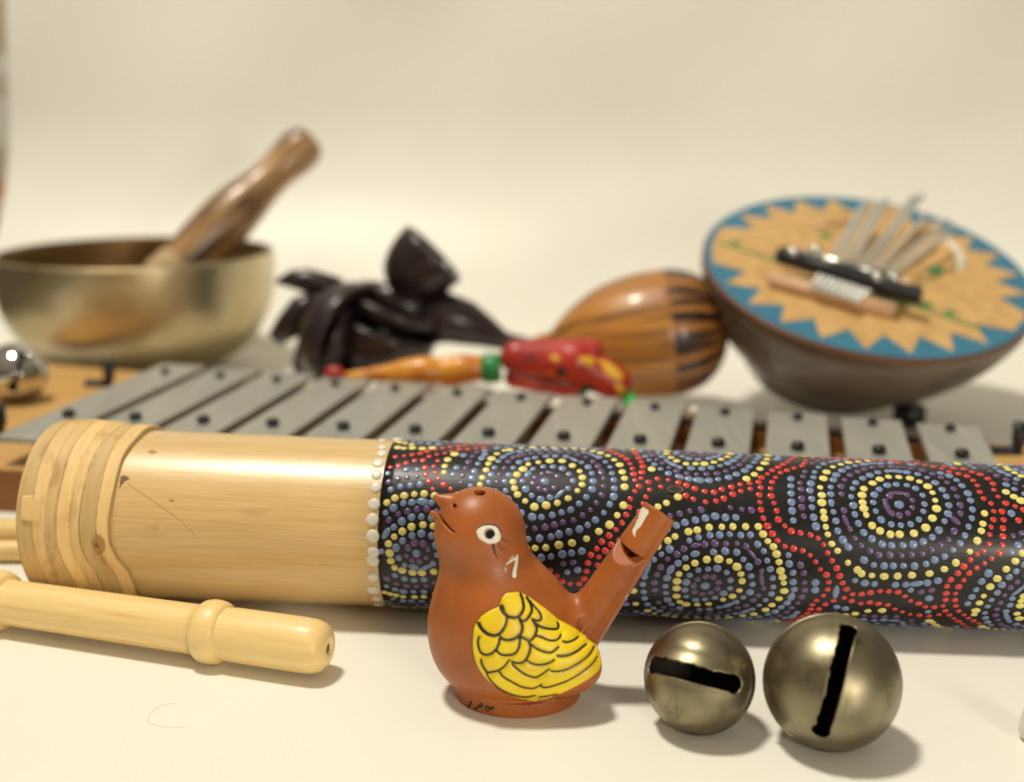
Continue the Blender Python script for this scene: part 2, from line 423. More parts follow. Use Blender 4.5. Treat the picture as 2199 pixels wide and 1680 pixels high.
# ================================================================== SETTING
def build_paper():
    xs = np.concatenate([[-42.4], np.linspace(-41.5, 75, 70)])
    prof = [(-25, 0), (0, 0), (30, 0), (60, 0), (74, 0)]
    R = 21.0; Y0 = 88.0
    for a in np.linspace(0, math.radians(80), 36): prof.append((Y0 + R * math.sin(a), R * (1 - math.cos(a))))
    y, z = prof[-1]
    for k in range(1, 16): prof.append((y + k * .53, z + k * 3.0))
    V = []
    for (y, z) in prof:
        for x in xs:
            w = max(0, (z - 8) / 20)
            dy = w * (.30 * math.sin(x * .11 + z * .16) + .28 * math.sin(x * .23 - z * .21 + 1.3) + .25 * math.exp(-((z - 22 - (x + 14) * .22) / 1.6) ** 2) * math.exp(-((x + 12) / 9) ** 2))
            V.append((x, y + dy, z))
    props(mk('paper_backdrop', V, grid_faces(len(prof), len(xs), False), 'paper'), kind='structure')
build_paper()
bl = thing('striped_strip', (-47.5, 112, 6), 'blurred white, grey and orange upright strip beyond the left edge of the paper', 'hanging cloth')
for nm, z0, z1, m in (('tan_band', 21.5, 45, 'strip_t'), ('white_band', 19.8, 21.5, 'strip_w'), ('grey_band', 17.8, 19.8, 'strip_g'), ('white_band', 13.7, 17.8, 'strip_w'),
                      ('grey_band', 10.7, 13.7, 'strip_g'), ('orange_band', 9.2, 10.7, 'strip_o'), ('grey_band', 7.9, 9.2, 'strip_g'), ('orange_band', 3, 7.9, 'strip_o')):
    prism(nm, [(-54, 111.6), (-42.9, 111.6), (-42.9, 112.4), (-54, 112.4)], z0, z1, m, bl)

# ================================================================== PAINTED BAMBOO TUBE
TA = np.array([-12, 43.906, 3.0435]); TB = np.array([18, 41.056, 2.8065])
TAX, TN1, TN2 = frame(TB - TA); TL = np.linalg.norm(TB - TA)       # TN1 = sideways (towards the camera), TN2 = up
if TN1[1] > 0: TN1 = -TN1
def t_r(s): return 3.0435 + (2.8065 - 3.0435) * s / TL
def t_pt(s, th, h=0.0):
    r = t_r(s) + h
    return TA + np.multiply.outer(s, TAX) + np.multiply.outer(r * np.cos(th), TN2) + np.multiply.outer(r * np.sin(th), TN1)
def t_hit(x, y, extra=0.0):
    d = ray(x, y); d = d / np.linalg.norm(d)
    # march for cone intersection
    o = CAM - TA; s0 = 0; r = 3.0 + extra
    for _ in range(5):
        a = d - TAX * d.dot(TAX); b = o - TAX * o.dot(TAX)
        A = a.dot(a); Bq = 2 * a.dot(b); Cq = b.dot(b) - r * r; D = Bq * Bq - 4 * A * Cq
        if D < 0: return None
        t = (-Bq - math.sqrt(D)) / (2 * A); p = o + d * t; s0 = p.dot(TAX); r = t_r(s0) + extra
    return np.array([s0, math.atan2(p.dot(TN1), p.dot(TN2))])
s_paint = t_hit(812, 1120)[0]; s_left = t_hit(24, 1120)[0] + .02; s_right = TL + 9
tube = thing('painted_bamboo_tube', (TA[0] + s_left, TA[1], 0), 'long bamboo tube with woven end wrap and black dot-painted section, behind the clay bird', 'rainstick')
def t_surface(name, s0, s1, mat, h=0, ns=60, nt=144, par=tube, cap0=False, cap1=False):
    S = np.linspace(s0, s1, ns); Th = np.linspace(0, 2 * np.pi, nt, endpoint=False); V = []; UV = []
    for s in S:
        V.append(t_pt(np.full(nt, s), Th, h)); UV += [(s, min(t, 2 * math.pi - t) * 3) for t in Th]
    V = np.concatenate(V); f = grid_faces(ns, nt)
    if cap0: f.append(tuple(range(nt)))
    if cap1: f.append(tuple(range((ns - 1) * nt, ns * nt))[::-1])
    return mk(name, V, f, mat, par, uv=UV)
t_surface('bamboo_tube', s_left + .5, s_paint + .02, 'bamboo', 0, cap0=True)

# --- dot painting
def pix(lst, conv): return [conv(p) for p in lst]
def tub(lst, conv):
    o = []
    for p in lst:
        h = t_hit(*conv(p))
        if h is not None: o.append((h[0], h[1] * 3.0))
    return o          # (s, w) with w = 3*theta, centimetres
A_in = tub([(1045,290),(1080,258),(1145,245),(1220,237),(1300,237),(1367,267),(1415,303),(1432,345),(1430,390),(1400,430),(1340,480),(1270,510),(1197,525),(1120,535),(1060,497),(1010,455),(990,415),(980,373),(1005,325)], C5)
A_out = tub([(960,165),(1035,153),(1110,150),(1180,152),(1250,152),(1320,152),(1380,155),(1440,160),(1500,173),(1550,185),(1600,203),(1640,230),(1675,262),(1692,308),(1707,350),(1707,405),(1725,465),(1700,525),(1660,590),(1610,652),(1540,695),(1460,743),(1365,770),(1280,783),(1195,800),(1125,803),(1065,807),(985,790),(900,745),(830,680),(785,600),(762,520),(758,450),(765,390),(780,345),(805,295),(820,255),(840,222),(875,190),(925,168)], C5)
A_out2 = tub([(600,192),(555,228),(535,270),(530,310),(520,350)], C5)
B_in = tub([(460,660),(395,652),(320,665),(260,695),(207,730),(170,775),(178,835),(185,885),(210,930),(260,948),(327,960),(388,963),(465,955),(525,900),(545,830),(535,750),(505,690)], C5)
B_out = tub([(105,550),(160,508),(212,478),(272,463),(338,453),(402,450),(470,462),(540,500),(600,560),(640,640),(660,740),(655,860),(620,960),(560,1040),(480,1100),(400,1118),(340,1120),(265,1118),(220,1108),(182,1100),(145,1090)], C5)
E_in = tub([(10,150),(70,168),(130,168),(185,168),(245,158),(290,140),(330,125),(350,108)], C6) + tub([(1980,190),(2010,215),(2040,240)], C5)
E_out = tub([(600,115),(580,140),(565,165),(535,200),(500,235),(450,262),(405,280)], C6)
AE = tub([(2055,470),(1980,510),(1925,535),(1880,575)], C5)
D_in = tub([(25,860),(70,820),(125,792),(200,770),(275,767),(342,780),(390,815),(415,860),(422,905),(405,963),(362,1000),(302,1020),(212,1048),(140,1052),(70,1050),(30,1035),(10,1000),(10,950),(12,905)], C6)
D_out = tub([(0,625),(85,595),(140,585),(215,568),(295,565),(365,563),(445,563),(525,563),(555,610),(585,655),(620,690),(640,735),(655,785),(665,840),(677,880),(685,917),(688,967),(655,1015),(610,1055),(570,1085),(495,1112),(425,1122)], C6) + \
        tub([(1780,1165),(1765,1080),(1760,1000),(1790,920),(1850,850),(1920,790),(1990,755)], C5)
C_in = tub([(1245,290),(1290,265),(1345,250),(1410,252),(1480,260),(1540,280),(1592,310),(1622,350),(1640,398),(1648,450),(1622,510),(1580,570),(1505,605),(1415,612),(1357,612),(1292,590),(1242,557),(1205,490),(1190,450),(1182,412),(1178,365),(1190,325)], C6)
C_out = tub([(1285,150),(1215,150),(1155,155),(1095,160),(1045,172),(995,188),(955,220),(935,260),(915,317),(925,365),(925,412),(935,470),(940,510),(950,565),(963,612),(988,672),(1025,715),(1090,790),(1150,835),(1175,858),(1240,870),(1318,875),(1402,873),(1493,868),(1603,857),(1697,830),(1770,790),(1858,720),(1905,652),(1930,590),(1940,545),(1950,480)], C6)
G_out = tub([(2085,345),(2135,375),(2180,400)], C6); G_in = tub([(2085,190),(2100,205),(2140,225),(2180,245)], C6)
Hh_out = tub([(2190,730),(2145,780),(2087,830),(2030,890),(1985,940),(1945,998),(1918,1042),(1895,1090),(1885,1115)], C6)
Hh_in = tub([(2195,1000),(2180,1030),(2175,1060),(2155,1110),(2170,1140)], C6)
low1 = tub([(1600,1155),(1620,1165),(1640,1180),(1660,1190),(1680,1205)], C6); low2 = tub([(1075,1118),(1135,1110),(1215,1092),(1305,1090)], C6)
low3 = tub([(1215,1105),(1290,1118),(1365,1130)], C5)
top1 = tub([(195,138),(230,150),(270,155),(325,152),(390,157),(455,152)], C5)
red_l = [
    tub([(160,215),(210,210),(250,205),(310,197),(385,185),(440,170),(490,160),(540,150),(600,145),(680,135),(760,130),(820,128)], C5),
    tub([(180,275),(235,270),(300,245),(340,235),(400,228),(450,200),(510,190),(560,178),(620,165),(700,158),(790,150)], C5),
    tub([(410,235),(410,275),(415,318),(425,365),(460,420)], C5), tub([(490,235),(465,265),(480,325),(515,380),(555,405),(605,440),(650,500)], C5),
    tub([(1600,165),(1640,185),(1690,205),(1740,250),(1760,295),(1768,340),(1780,380),(1800,400)], C5),
    tub([(1700,160),(1760,170),(1800,215),(1820,240),(1825,280),(1815,320),(1820,350),(1860,375)], C5),
    tub([(1815,400),(1770,440),(1745,480),(1735,540),(1720,595),(1690,645),(1645,690),(1605,720),(1560,760),(1505,830),(1470,880),(1465,940),(1450,1000),(1410,1035)], C5),
    tub([(1870,425),(1845,470),(1830,515),(1800,590),(1760,660),(1690,745),(1625,775),(1580,815),(1545,845),(1530,895),(1535,940),(1500,1010),(1450,1060),(1400,1105)], C5),
    tub([(1860,375),(1930,350),(2000,360),(2060,375)], C5), tub([(1890,420),(1935,405),(1985,405),(2040,440),(2100,460),(2160,485)], C5),
    tub([(1000,912),(1085,920),(1150,935),(1205,940),(1262,975),(1280,1005),(1325,1025),(1410,1035)], C5),
    tub([(1040,990),(1125,1005),(1170,1010),(1220,1035),(1265,1070),(1300,1085),(1350,1110),(1400,1105)], C5),
    tub([(765,125),(705,160),(665,182),(625,203),(597,222),(565,245),(520,270),(545,300),(530,345),(533,385),(537,430),(550,485),(572,540),(598,590),(640,640),(672,675),(728,697),(785,710),(855,745),(893,790),(922,835),(955,870),(967,930),(940,990),(888,1028),(860,1065),(840,1100),(805,1125),(755,1145),(700,1155)], C6),
    tub([(835,122),(825,148),(800,180),(770,188),(720,205),(680,215),(645,243),(615,275),(603,315),(605,355),(613,395),(633,437),(648,503),(680,548),(722,585),(772,603),(825,610),(870,620),(918,650),(950,697),(977,755),(1005,805),(1033,860),(1047,900),(1077,948),(1115,985),(1168,988),(1228,978),(1295,968),(1343,965),(1405,972),(1438,990),(1478,1025),(1527,1045),(1565,1065),(1635,1070),(1690,1060)], C6),
    tub([(15,285),(125,320),(180,340),(250,345),(305,325),(370,310),(415,300),(470,290),(515,268)], C6),
    tub([(75,372),(110,385),(165,405),(228,408),(290,393),(345,370),(390,350),(435,335),(480,325),(530,310)], C6),
    tub([(870,130),(930,128),(975,130),(1045,132),(1110,132),(1200,134),(1260,140),(1320,150),(1400,160),(1500,165),(1580,178),(1640,190),(1680,200),(1735,220),(1800,235),(1850,250),(1880,275),(1905,305),(1920,340),(1935,375),(1970,405),(2005,450),(2010,520),(1988,580),(1985,635),(1978,683),(1937,730),(1885,750),(1840,790),(1803,832),(1762,878),(1720,915),(1707,980),(1700,1040),(1703,1090),(1740,1125),(1790,1160),(1850,1195)], C6),
    tub([(1700,185),(1770,200),(1835,205),(1860,215),(1905,230),(1945,245),(1980,270),(2005,298),(2015,335),(2040,378),(2075,410),(2140,432),(2190,455),(2260,480)], C6),
    tub([(2062,470),(2067,520),(2067,590),(2065,645),(2065,703),(2030,745),(1985,775),(1933,805),(1885,830),(1830,880),(1780,945),(1768,995),(1765,1055),(1775,1085),(1810,1110),(1838,1133),(1885,1155),(1915,1170)], C6),
    tub([(2090,480),(2125,510),(2180,530),(2240,550)], C6),
    tub([(998,1028),(945,1055),(908,1082),(885,1110)], C6), tub([(1065,1010),(1108,1032),(1178,1048),(1240,1040),(1305,1052),(1345,1055),(1385,1080),(1430,1098),(1478,1112),(1530,1120),(1580,1125),(1660,1118)], C6),
]
HOLE = t_hit(1450, 1053)
dots = []     # (s, w, colour index, radius, elongation, angle)
cell = {}
def near(s, w, d):
    ci, cj = int(s / .4), int(w / .4)
    for a in range(ci - 1, ci + 2):
        for b in range(cj - 1, cj + 2):
            for (ps, pw) in cell.get((a, b), ()):
                if (ps - s) ** 2 + (pw - w) ** 2 < d * d: return True
    return False
COLS = ['tubeblack', 'd_yellow', 'd_red', 'd_blue', 'd_purple']
def put(s, w, c, r=None, md=.0, el=1, an=0):
    if s < s_paint + .12 or ((s - HOLE[0]) / .36) ** 2 + ((w / 3 - HOLE[1]) / .085) ** 2 < 1: return False
    if md and near(s, w, md): return False
    r = r or {1: .131, 2: .107, 3: .126, 4: .112}[c]
    dots.append((s, w, c, r * random.uniform(.78, 1.15), el * random.uniform(.95, 1.12), an))
    cell.setdefault((int(s / .4), int(w / .4)), []).append((s, w)); return True
segs = []
for L in red_l:
    for a, b in zip(L, L[1:]): segs.append((*a, *b))
    d = 0; P = resample(L, .29) if len(L) > 2 else np.array(L)
    for p in P: put(p[0] + random.gauss(0, .012), p[1] + random.gauss(0, .012), 2, md=.2)
SG = np.array(segs)
def crosses(a, b):
    p, q = np.array(a), np.array(b)
    A, B = SG[:, :2], SG[:, 2:]
    def o(u, v, x): return (v[..., 0] - u[..., 0]) * (x[..., 1] - u[..., 1]) - (v[..., 1] - u[..., 1]) * (x[..., 0] - u[..., 0])
    P = np.broadcast_to(p, A.shape); Q = np.broadcast_to(q, A.shape)
    return bool(((o(A, B, P) * o(A, B, Q) < 0) & (o(P, Q, A) * o(P, Q, B) < 0)).any())
for L in (A_in, A_out, A_out2, B_in, B_out, E_in, E_out, AE, D_in, D_out, C_in, C_out, G_in, G_out, Hh_in, Hh_out, low1, low2, low3, top1):
    for p in L: put(p[0], p[1], 1, md=.17)
def centre(lst, conv): return tub([lst], conv)[0]
ros = [dict(c=centre((1187, 370), C5), i=A_in, o=A_out), dict(c=centre((352, 838), C5), i=B_in, o=B_out),
       dict(c=(centre((170, 168), C6)[0], centre((170, 168), C6)[1] - 1.15), i=E_in, o=E_out),
       dict(c=centre((190, 935), C6), i=D_in, o=D_out), dict(c=centre((1412, 425), C6), i=C_in, o=C_out),
       dict(c=(centre((2150, 240), C6)[0] + .55, centre((2150, 240), C6)[1] - .9), i=G_in, o=G_out),
       dict(c=(centre((2180, 1080), C6)[0] + .75, centre((2180, 1080), C6)[1]), i=Hh_in, o=Hh_out)]
for (s, w) in [(s_paint + 2.2, -3.2), (s_paint + 6.6, -4.6), (s_paint + 11.5, -3.9), (s_paint + 16, -4.8), (s_paint + 20.4, -3.6), (s_paint + 25, -4.8), (s_paint + 4.6, -8), (s_paint + 9.2, -7.8),
               (s_paint + 13.8, -7.9), (s_paint + 18.6, -8), (s_paint + 23.2, -8), (s_paint + 24.8, 2.2), (s_paint + 24.5, 6.6), (s_paint + 29, 0), (s_paint + 28.5, 4.4), (s_paint + 29, -5)]:
    ros.append(dict(c=(s, w), i=[], o=[]))
def radial(c, pts, dflt):
    if len(pts) < 3:
        return lambda a: np.full_like(a, dflt) * (1 + .06 * np.sin(2 * a + c[0]))
    P = np.array(pts) - np.array(c); an = np.arctan2(P[:, 1], P[:, 0]); R = np.hypot(P[:, 0], P[:, 1])
    if (np.ptp(an) < 4.5):      # only part of the ring is seen: keep the rest round
        ga = np.linspace(-np.pi, np.pi, 24); m = np.array([np.min(np.abs(np.angle(np.exp(1j * (g - an))))) > .35 for g in ga])
        an = np.r_[an, ga[m]]; R = np.r_[R, np.full(m.sum(), R.mean())]
    k = np.argsort(an); an, R = an[k], R[k]
    return lambda a: np.interp(a, an, R, period=2 * np.pi)
def ring(c, rf, col, md, gate=None, step=.40):
    a = np.linspace(-np.pi, np.pi, 400); R = rf(a); L = np.r_[0, np.cumsum(np.hypot(np.diff(R * np.cos(a)), np.diff(R * np.sin(a))))]
    n = max(3, int(L[-1] / step)); t = (np.arange(n) + random.random()) / n * L[-1]; aa = np.interp(t, L, a); rr = rf(aa)
    run = 0
    for x, r in zip(aa, rr):
        s, w = c[0] + r * math.cos(x) + random.gauss(0, .018), c[1] + r * math.sin(x) + random.gauss(0, .018)
        if abs(w) > 9.42: continue
        if gate and not gate(s, w, x, r): continue
        el = 1
        if random.random() < .05: el = random.choice((1.5, 1.9, 2.4))
        if random.random() < .02: continue
        put(s, w, col, md=md, el=el, an=x + math.pi / 2)
for q in ros:
    q['ri'] = radial(q['c'], q['i'], .95); q['ro'] = radial(q['c'], q['o'], 2.15)
    if len(q['o']) < 3 and len(q['i']) >= 3:
        ri = q['ri']; q['ro'] = lambda a, ri=ri: ri(a) + 1.2
    if len(q['i']) < 3 and len(q['o']) >= 3:
        ro = q['ro']; q['ri'] = lambda a, ro=ro: ro(a) * .45
    c = q['c']; put(c[0], c[1], 3, r=.17)
for q in ros:
    c = q['c']; ri, ro = q['ri'], q['ro']
    ring(c, lambda a: ri(a) * .38, 4, .2, step=.27); ring(c, lambda a: ri(a) * .70, 3, .22, step=.33)
def own(q):
    def g(s, w, x, r):
        if crosses(q['c'], (s, w)): return False
        d = math.hypot(s - q['c'][0], w - q['c'][1]) / q['ro'](np.array([x]))[0]
        for p in ros:
            if p is q: continue
            dd = math.hypot(s - p['c'][0], w - p['c'][1])
            if dd < 5 and dd / p['ro'](np.array([math.atan2(w - p['c'][1], s - p['c'][0])]))[0] < d - .03: return False
        return True
    return g
for q in ros:
    c = q['c']; ri, ro = q['ri'], q['ro']; g = own(q)
    for fr, col in ((0, 1), (1, 1), (.25, 3), (.5, 4), (.75, 3)):
        ring(c, lambda a: ri(a) + (ro(a) - ri(a)) * fr, col, .25 if col > 1 else .28, gate=g, step=.335 if col > 1 else .38)
for lv, col in enumerate((3, 4, 3, 1, 3, 4, 3)):
    for q in ros:
        ro = q['ro']; ring(q['c'], lambda a: ro(a) + .335 * (lv + 1), col, .275, gate=own(q) if lv < 4 else None, step=.335)
for _ in range(2600):      # little leftover gaps
    put(random.uniform(s_paint + .2, s_right - .2), random.uniform(-9.42, 9.42), random.choice((3, 4, 3, 4)), md=.31)

# sleeve of black paint + all its dots in one mesh
ns, nt = 80, 160
S = np.linspace(s_paint, s_right, ns); Th = np.linspace(0, 2 * np.pi, nt, endpoint=False)
PV = [t_pt(np.full(nt, s), Th, .012) for s in S]; PUV = [(s, min(t, 2 * math.pi - t) * 3) for s in S for t in Th]
PF = grid_faces(ns, nt); PF += [tuple(range(nt)), tuple(range((ns - 1) * nt, ns * nt))[::-1]]; PM = [0] * len(PF)
def dome(s, w, r, el, an, hgt, base):
    n = 12; V = [];
    for rr, hh in ((1.0, 0), (.93, .45), (.72, .80), (.38, .97)):
        for k in range(n):
            t = 2 * math.pi * k / n; x = r * rr * el * math.cos(t); y = r * rr * math.sin(t) / max(1, el * .62)
            ds = x * math.cos(an) - y * math.sin(an); dw = x * math.sin(an) + y * math.cos(an)
            V.append(t_pt(s + ds, (w + dw) / 3.0, .010 + hgt * hh))
    V.append(t_pt(s, w / 3.0, .010 + hgt))
    f = [(base + i * n + k, base + (i + 1) * n + k, base + (i + 1) * n + (k + 1) % n, base + i * n + (k + 1) % n) for i in range(3) for k in range(n)]
    f += [(base + 3 * n + k, base + 4 * n, base + 3 * n + (k + 1) % n) for k in range(n)]
    return V, f
base = ns * nt; PV = list(np.concatenate(PV))
for (s, w, c, r, el, an) in dots:
    V, f = dome(s, w, r, el, an, (.033 * r / .12) * random.uniform(.8, 1.15), base)
    PV += V; PF += f; PM += [c] * len(f); PUV += [(s, w)] * len(V); base += len(V)
painted = mk('dot_painted_section', PV, PF, COLS, tube, uv=PUV, fmat=PM)
WV = []; WF = []
for x, y, r in ((128, 105, 30), (128, 148, 32), (125, 187, 36), (102, 248, 42), (92, 325, 38), (87, 408, 38), (75, 518, 42), (65, 618, 43), (67, 725, 44), (72, 830, 40), (68, 885, 42), (65, 990, 40), (70, 1075, 46), (92, 1132, 36), (103, 1170, 36), (110, 1190, 34)):
    h = t_hit(*C5((x, y)))
    if h is None: continue
    V, f = dome(h[0], h[1] * 3, r * .0052 * 1.0, 1.0, 0, .055, len(WV)); WV += V; WF += f
for th in np.arange(170, 345, 9): V, f = dome(s_paint, math.radians(th) * 3, .23, 1, 0, .075, len(WV)); WV += V; WF += f
mk('white_dot_border', WV, WF, 'd_white', tube)
h = t_hit(1450, 1053)
V, f = [], []
n = 28
for k in range(n):
    t = 2 * math.pi * k / n; V.append(t_pt(h[0] + .27 * math.cos(t), h[1] + .050 * math.sin(t), .065))
for k in range(n):
    t = 2 * math.pi * k / n; V.append(t_pt(h[0] + .22 * math.cos(t), h[1] + .042 * math.sin(t), .06))
V.append(t_pt(h[0], h[1], .03))
f = [(k, (k + 1) % n, n + (k + 1) % n, n + k) for k in range(n)] + [(n + k, n + (k + 1) % n, 2 * n) for k in range(n)]
mk('hole', V, f, ['knot', 'inner_shade'], tube, fmat=[0] * n + [1] * n)

# --- woven wrap on the left end
bnd = [t_hit(x, y, .12) for x, y in ((302, 936), (296, 942), (265, 985), (247, 1050), (234, 1120), (236, 1165), (252, 1200), (278, 1230), (292, 1262), (296, 1280))]
bnd = [b for b in bnd if b is not None]; bth = [b[1] for b in bnd]; bs = [b[0] for b in bnd]
nt, ns = 240, 230
Th = np.linspace(-np.pi, np.pi, nt, endpoint=False)
send = np.interp(Th, bth, bs, left=bs[0], right=bs[-1])
seams = [0.0, .11, .235, .37, .50, .60, .725, .86, 1.0]
tintc = [1.0, .86, 1.05, .92, 1.16, 1.02, .84, 1.10]; jit = rng.normal(0, .010, (9, 7))
V = []; TI = []; UV = []
for i in range(ns):
    u = i / (ns - 1)
    for j, th in enumerate(Th):
        sm = [seams[k] + (0 if k in (0, 8) else .020 * math.sin(th + k * 2.6) + .003 * math.sin(th * 3.1 + k * 1.3)) for k in range(9)]
        k = max(0, min(7, sum(1 for q in sm if u >= q) - 1)); fr = (u - sm[k]) / (sm[k + 1] - sm[k])
        s = s_left + u * (send[j] - s_left)
        prof = min(1, fr / .06) * .5 + .5 if fr < .06 else (1 if fr < .92 else 1 - (fr - .92) / .08 * .8)
        hgt = .13 + .03 * prof + (.03 if k % 2 else 0) - .015 * fr + .15 * math.exp(-((u - .38) / .3) ** 2)
        if u > .985: hgt *= (1 - u) / .015 * .9 + .1
        if u < .10: hgt -= 1.0 * (1 - math.sqrt(max(0, 1 - (1 - u / .10) ** 2)))
        hgt += .010 * math.sin(th * 3 + k * 2)
        V.append(t_pt(s, th, hgt)); c = tintc[k] * (1 + .05 * math.sin(th * 2.2 + k * 2.4))
        edge = .40 if fr < .045 else (1.08 if fr < .10 else (.88 if fr > .95 else 1))
        if u > .99: edge = .55
        TI.append((c * edge, c * edge * .98, c * edge * .93, 1)); UV.append((s, th * 3))
f = grid_faces(ns, nt)
V = list(V); b = len(V); V += [t_pt(s_left + .1, th, -2.2) for th in Th]; TI += [(.6, .6, .6, 1)] * nt; UV += [(0, 0)] * nt
f += [(j, b + j, b + (j + 1) % nt, (j + 1) % nt) for j in range(nt)]; f.append(tuple(b + j for j in range(nt)))
wrapo = mk('woven_wrap', V, f, 'wrap', tube, uv=UV, tint=TI)
WS = Surf(V, f)
def X3(p): return (p[0] * .7276 / 1.8627, (1600 + p[1] * .7276) / 1.8627)
# horizontal crossing strip at the very end, the nail and the knot
o, pv, pf = patch('cross_strip', WS, pix([(125, 525), (215, 525), (226, 560), (225, 668), (160, 668), (118, 660), (114, 600)], X3), 'wrap', tube, step=3, lift=.06, edge=3, closed_smooth=False)
for me in (o.data,):
    a = me.color_attributes.new('tint', 'FLOAT_COLOR', 'POINT'); a.data.foreach_set('color', np.tile([1.05, 1.03, .98, 1], len(me.vertices)).astype(np.float32))
patch('knot', WS, pix([(500, 790), (520, 745), (555, 745), (580, 790), (570, 840), (530, 850)], X3), 'crack', wrapo, step=2.5, lift=.02, edge=2)
hh = WS.hit(*X3((536, 797))); sphere('nail', hh[0], .10, 'knot', wrapo)
o = patch('dark_mark', WS, pix([(190, 210), (205, 190), (235, 180), (230, 195), (205, 212)], X3), 'knot', wrapo, step=2, lift=.015, edge=2)
TS = Surf(*(lambda vv, ff: (vv, ff))(np.concatenate([t_pt(np.full(144, s), np.linspace(0, 2 * np.pi, 144, endpoint=False), 0) for s in np.linspace(s_left + 1, s_paint, 30)]), grid_faces(30, 144)))
ribbons('hairline_crack', TS, [(pix([(700, 460), (890, 590), (1000, 670), (1075, 750)], X3), 1.5, .8)], 'crack', tube, lift=.01)
for k, pl in enumerate(([(810, 285), (835, 275), (862, 285), (850, 298), (825, 297)], [(925, 550), (945, 545), (960, 555), (940, 562)], [(662, 425), (690, 415), (712, 435), (690, 447), (668, 470), (655, 490)])):
    patch('stain', TS, pix(pl, X3), 'crack' if k < 2 else 'knot', tube, step=2, lift=.01, edge=2)

# ================================================================== CLAY BIRD WHISTLE
YB = 35.75
kb = .01395                                     # centimetres per photo pixel at the bird
def bp(x, y): return at_y(x, y, YB)
hd = bp(1030, 1138); nk = bp(1060, 1300); bd = bp(1101, 1392); tl0 = bp(1230, 1378); tl1 = bp(1418, 1099)
tax = unit(tl1 - tl0); tside = unit(np.cross(tax, [0, 1, 0]))
if tside[0] > 0: tside = -tside                  # points to upper left
ub0, ub1 = bp(986, 1092), bp(938, 1069); lb0, lb1 = bp(992, 1132), bp(931, 1104); crown = bp(1031, 1062)
foot = bp(1113, 1480)[0]
win = tl0 + tax * (np.linalg.norm(tl1 - tl0) * .722)
wn_ = unit(np.array([-.50, -.80, .30])); wn_ = unit(wn_ - tax * wn_.dot(tax)); rt = 36 * kb
grooves = []
for off, t0, t1 in ((-.35, .02, .50), (.05, -.06, .52), (.42, -.02, .46)):
    a = tl0 + tax * np.linalg.norm(tl1 - tl0) * t0; b = tl0 + tax * np.linalg.norm(tl1 - tl0) * t1
    ang = off * 1.1
    dirn = unit(-np.array([0, 1., 0]) * math.cos(ang) - tside * math.sin(ang))
    grooves.append((a + dirn * .73, b + dirn * .60))
wc = bp(1160, 1384); wdir = unit(bp(1270, 1402) - bp(1040, 1366))
_dv = unit(tl1 - CAM); tcut = unit(tax - _dv * tax.dot(_dv) * 1.05)
def f_bird(X, Y, Z):
    d = s_ell(X, Y, Z, (hd[0], YB, hd[2]), (91 * kb, 84 * kb, 91 * kb))
    d = smin(d, s_cone(X, Y, Z, hd - [0, 0, .2], nk, 84 * kb, 112 * kb, .95), .6)
    body = s_ell(X, Y, Z, (bd[0] - .20, YB, 1.86), (168 * kb, 2.05, 1.98))
    body = smin(body, s_ell(X, Y, Z, (bd[0] - .35, YB, 2.6), (1.98, 1.72, 1.75)), .6)
    d = smin(d, body, .9)
    tail = s_cone(X, Y, Z, tl0, tl1 + tax * 1.0, 51 * kb, 34.5 * kb, .95)
    tail = np.maximum(tail, (X - tl1[0]) * tcut[0] + (Y - tl1[1]) * tcut[1] + (Z - tl1[2]) * tcut[2])
    d = smin(d, tail, .55)
    # wing pad on the near side
    dx, dz = X - wc[0], Z - wc[2]; u = dx * wdir[0] + dz * wdir[2]; v = -dx * wdir[2] + dz * wdir[0]
    pad = s_ell(u, Y, v, (.02, YB - 1.25, .04), (1.80, .80, 1.10))
    d = smin(d, pad, .30)
    # foot ring
    ft = np.maximum(s_ell(X, Y, Z * 0, (foot, YB, 0), (136 * kb, 1.62, 99)), Z - .42)
    d = smin(d, ft, .25)
    # beak
    ub = s_cone(X, Y, Z, ub0, ub1, 39 * kb, 8 * kb, .85); lb = s_cone(X, Y, Z, lb0, lb1, 34 * kb, 9 * kb, .85)
    d = smin(d, smin(ub, lb, .03), .10)
    m0, m1 = bp(916, 1084), bp(978, 1119)
    d = smax(d, -s_cone(X, Y, Z, m0, m1, 5.0 * kb, 2.6 * kb, 60.0), .03)
    d = np.maximum(d, -Z)
    # holes
    ng = bp(978, 1076); d = smax(d, -s_cone(X, Y, Z, ng + [0, -.60, 0], ng + [0, -.36, 0], .07, .05), .02)
    d = smax(d, -s_cone(X, Y, Z, (crown[0], YB - .32, crown[2] + .5), (crown[0] + .02, YB - .1, crown[2] - .8), .17, .15), .03)
    for a, b in grooves: d = smax(d, -s_cone(X, Y, Z, a - [0, .06, 0], b - [0, .05, 0], .075, .045), .16)
    # whistle window: straight upper lip, sloping scoop below
    ta = (X - win[0]) * tax[0] + (Y - win[1]) * tax[1] + (Z - win[2]) * tax[2]
    na = (X - win[0]) * wn_[0] + (Y - win[1]) * wn_[1] + (Z - win[2]) * wn_[2]
    sd = np.cross(tax, wn_); sa = np.abs((X - win[0]) * sd[0] + (Y - win[1]) * sd[1] + (Z - win[2]) * sd[2])
    slot = np.maximum(np.maximum(np.maximum(ta, (rt * .30 - ta * .75) - na), -(ta + .75)), np.maximum(sa, na) - .75)
    d = smax(d, -slot, .03)
    bore = s_cone(X, Y, Z, win - tax * .10 + wn_ * .08, win + tax * .35, .27, .25); d = smax(d, -bore, .02)
    mouth = s_cone(X, Y, Z, tl1 - tax * .35, tl1 + tax * .4, .14, .14); d = smax(d, -mouth, .02)
    return d
bird = thing('bird_whistle', (foot, YB, 0), 'terracotta bird-shaped whistle with painted eye and yellow wing, standing in front of the dotted tube', 'clay bird')
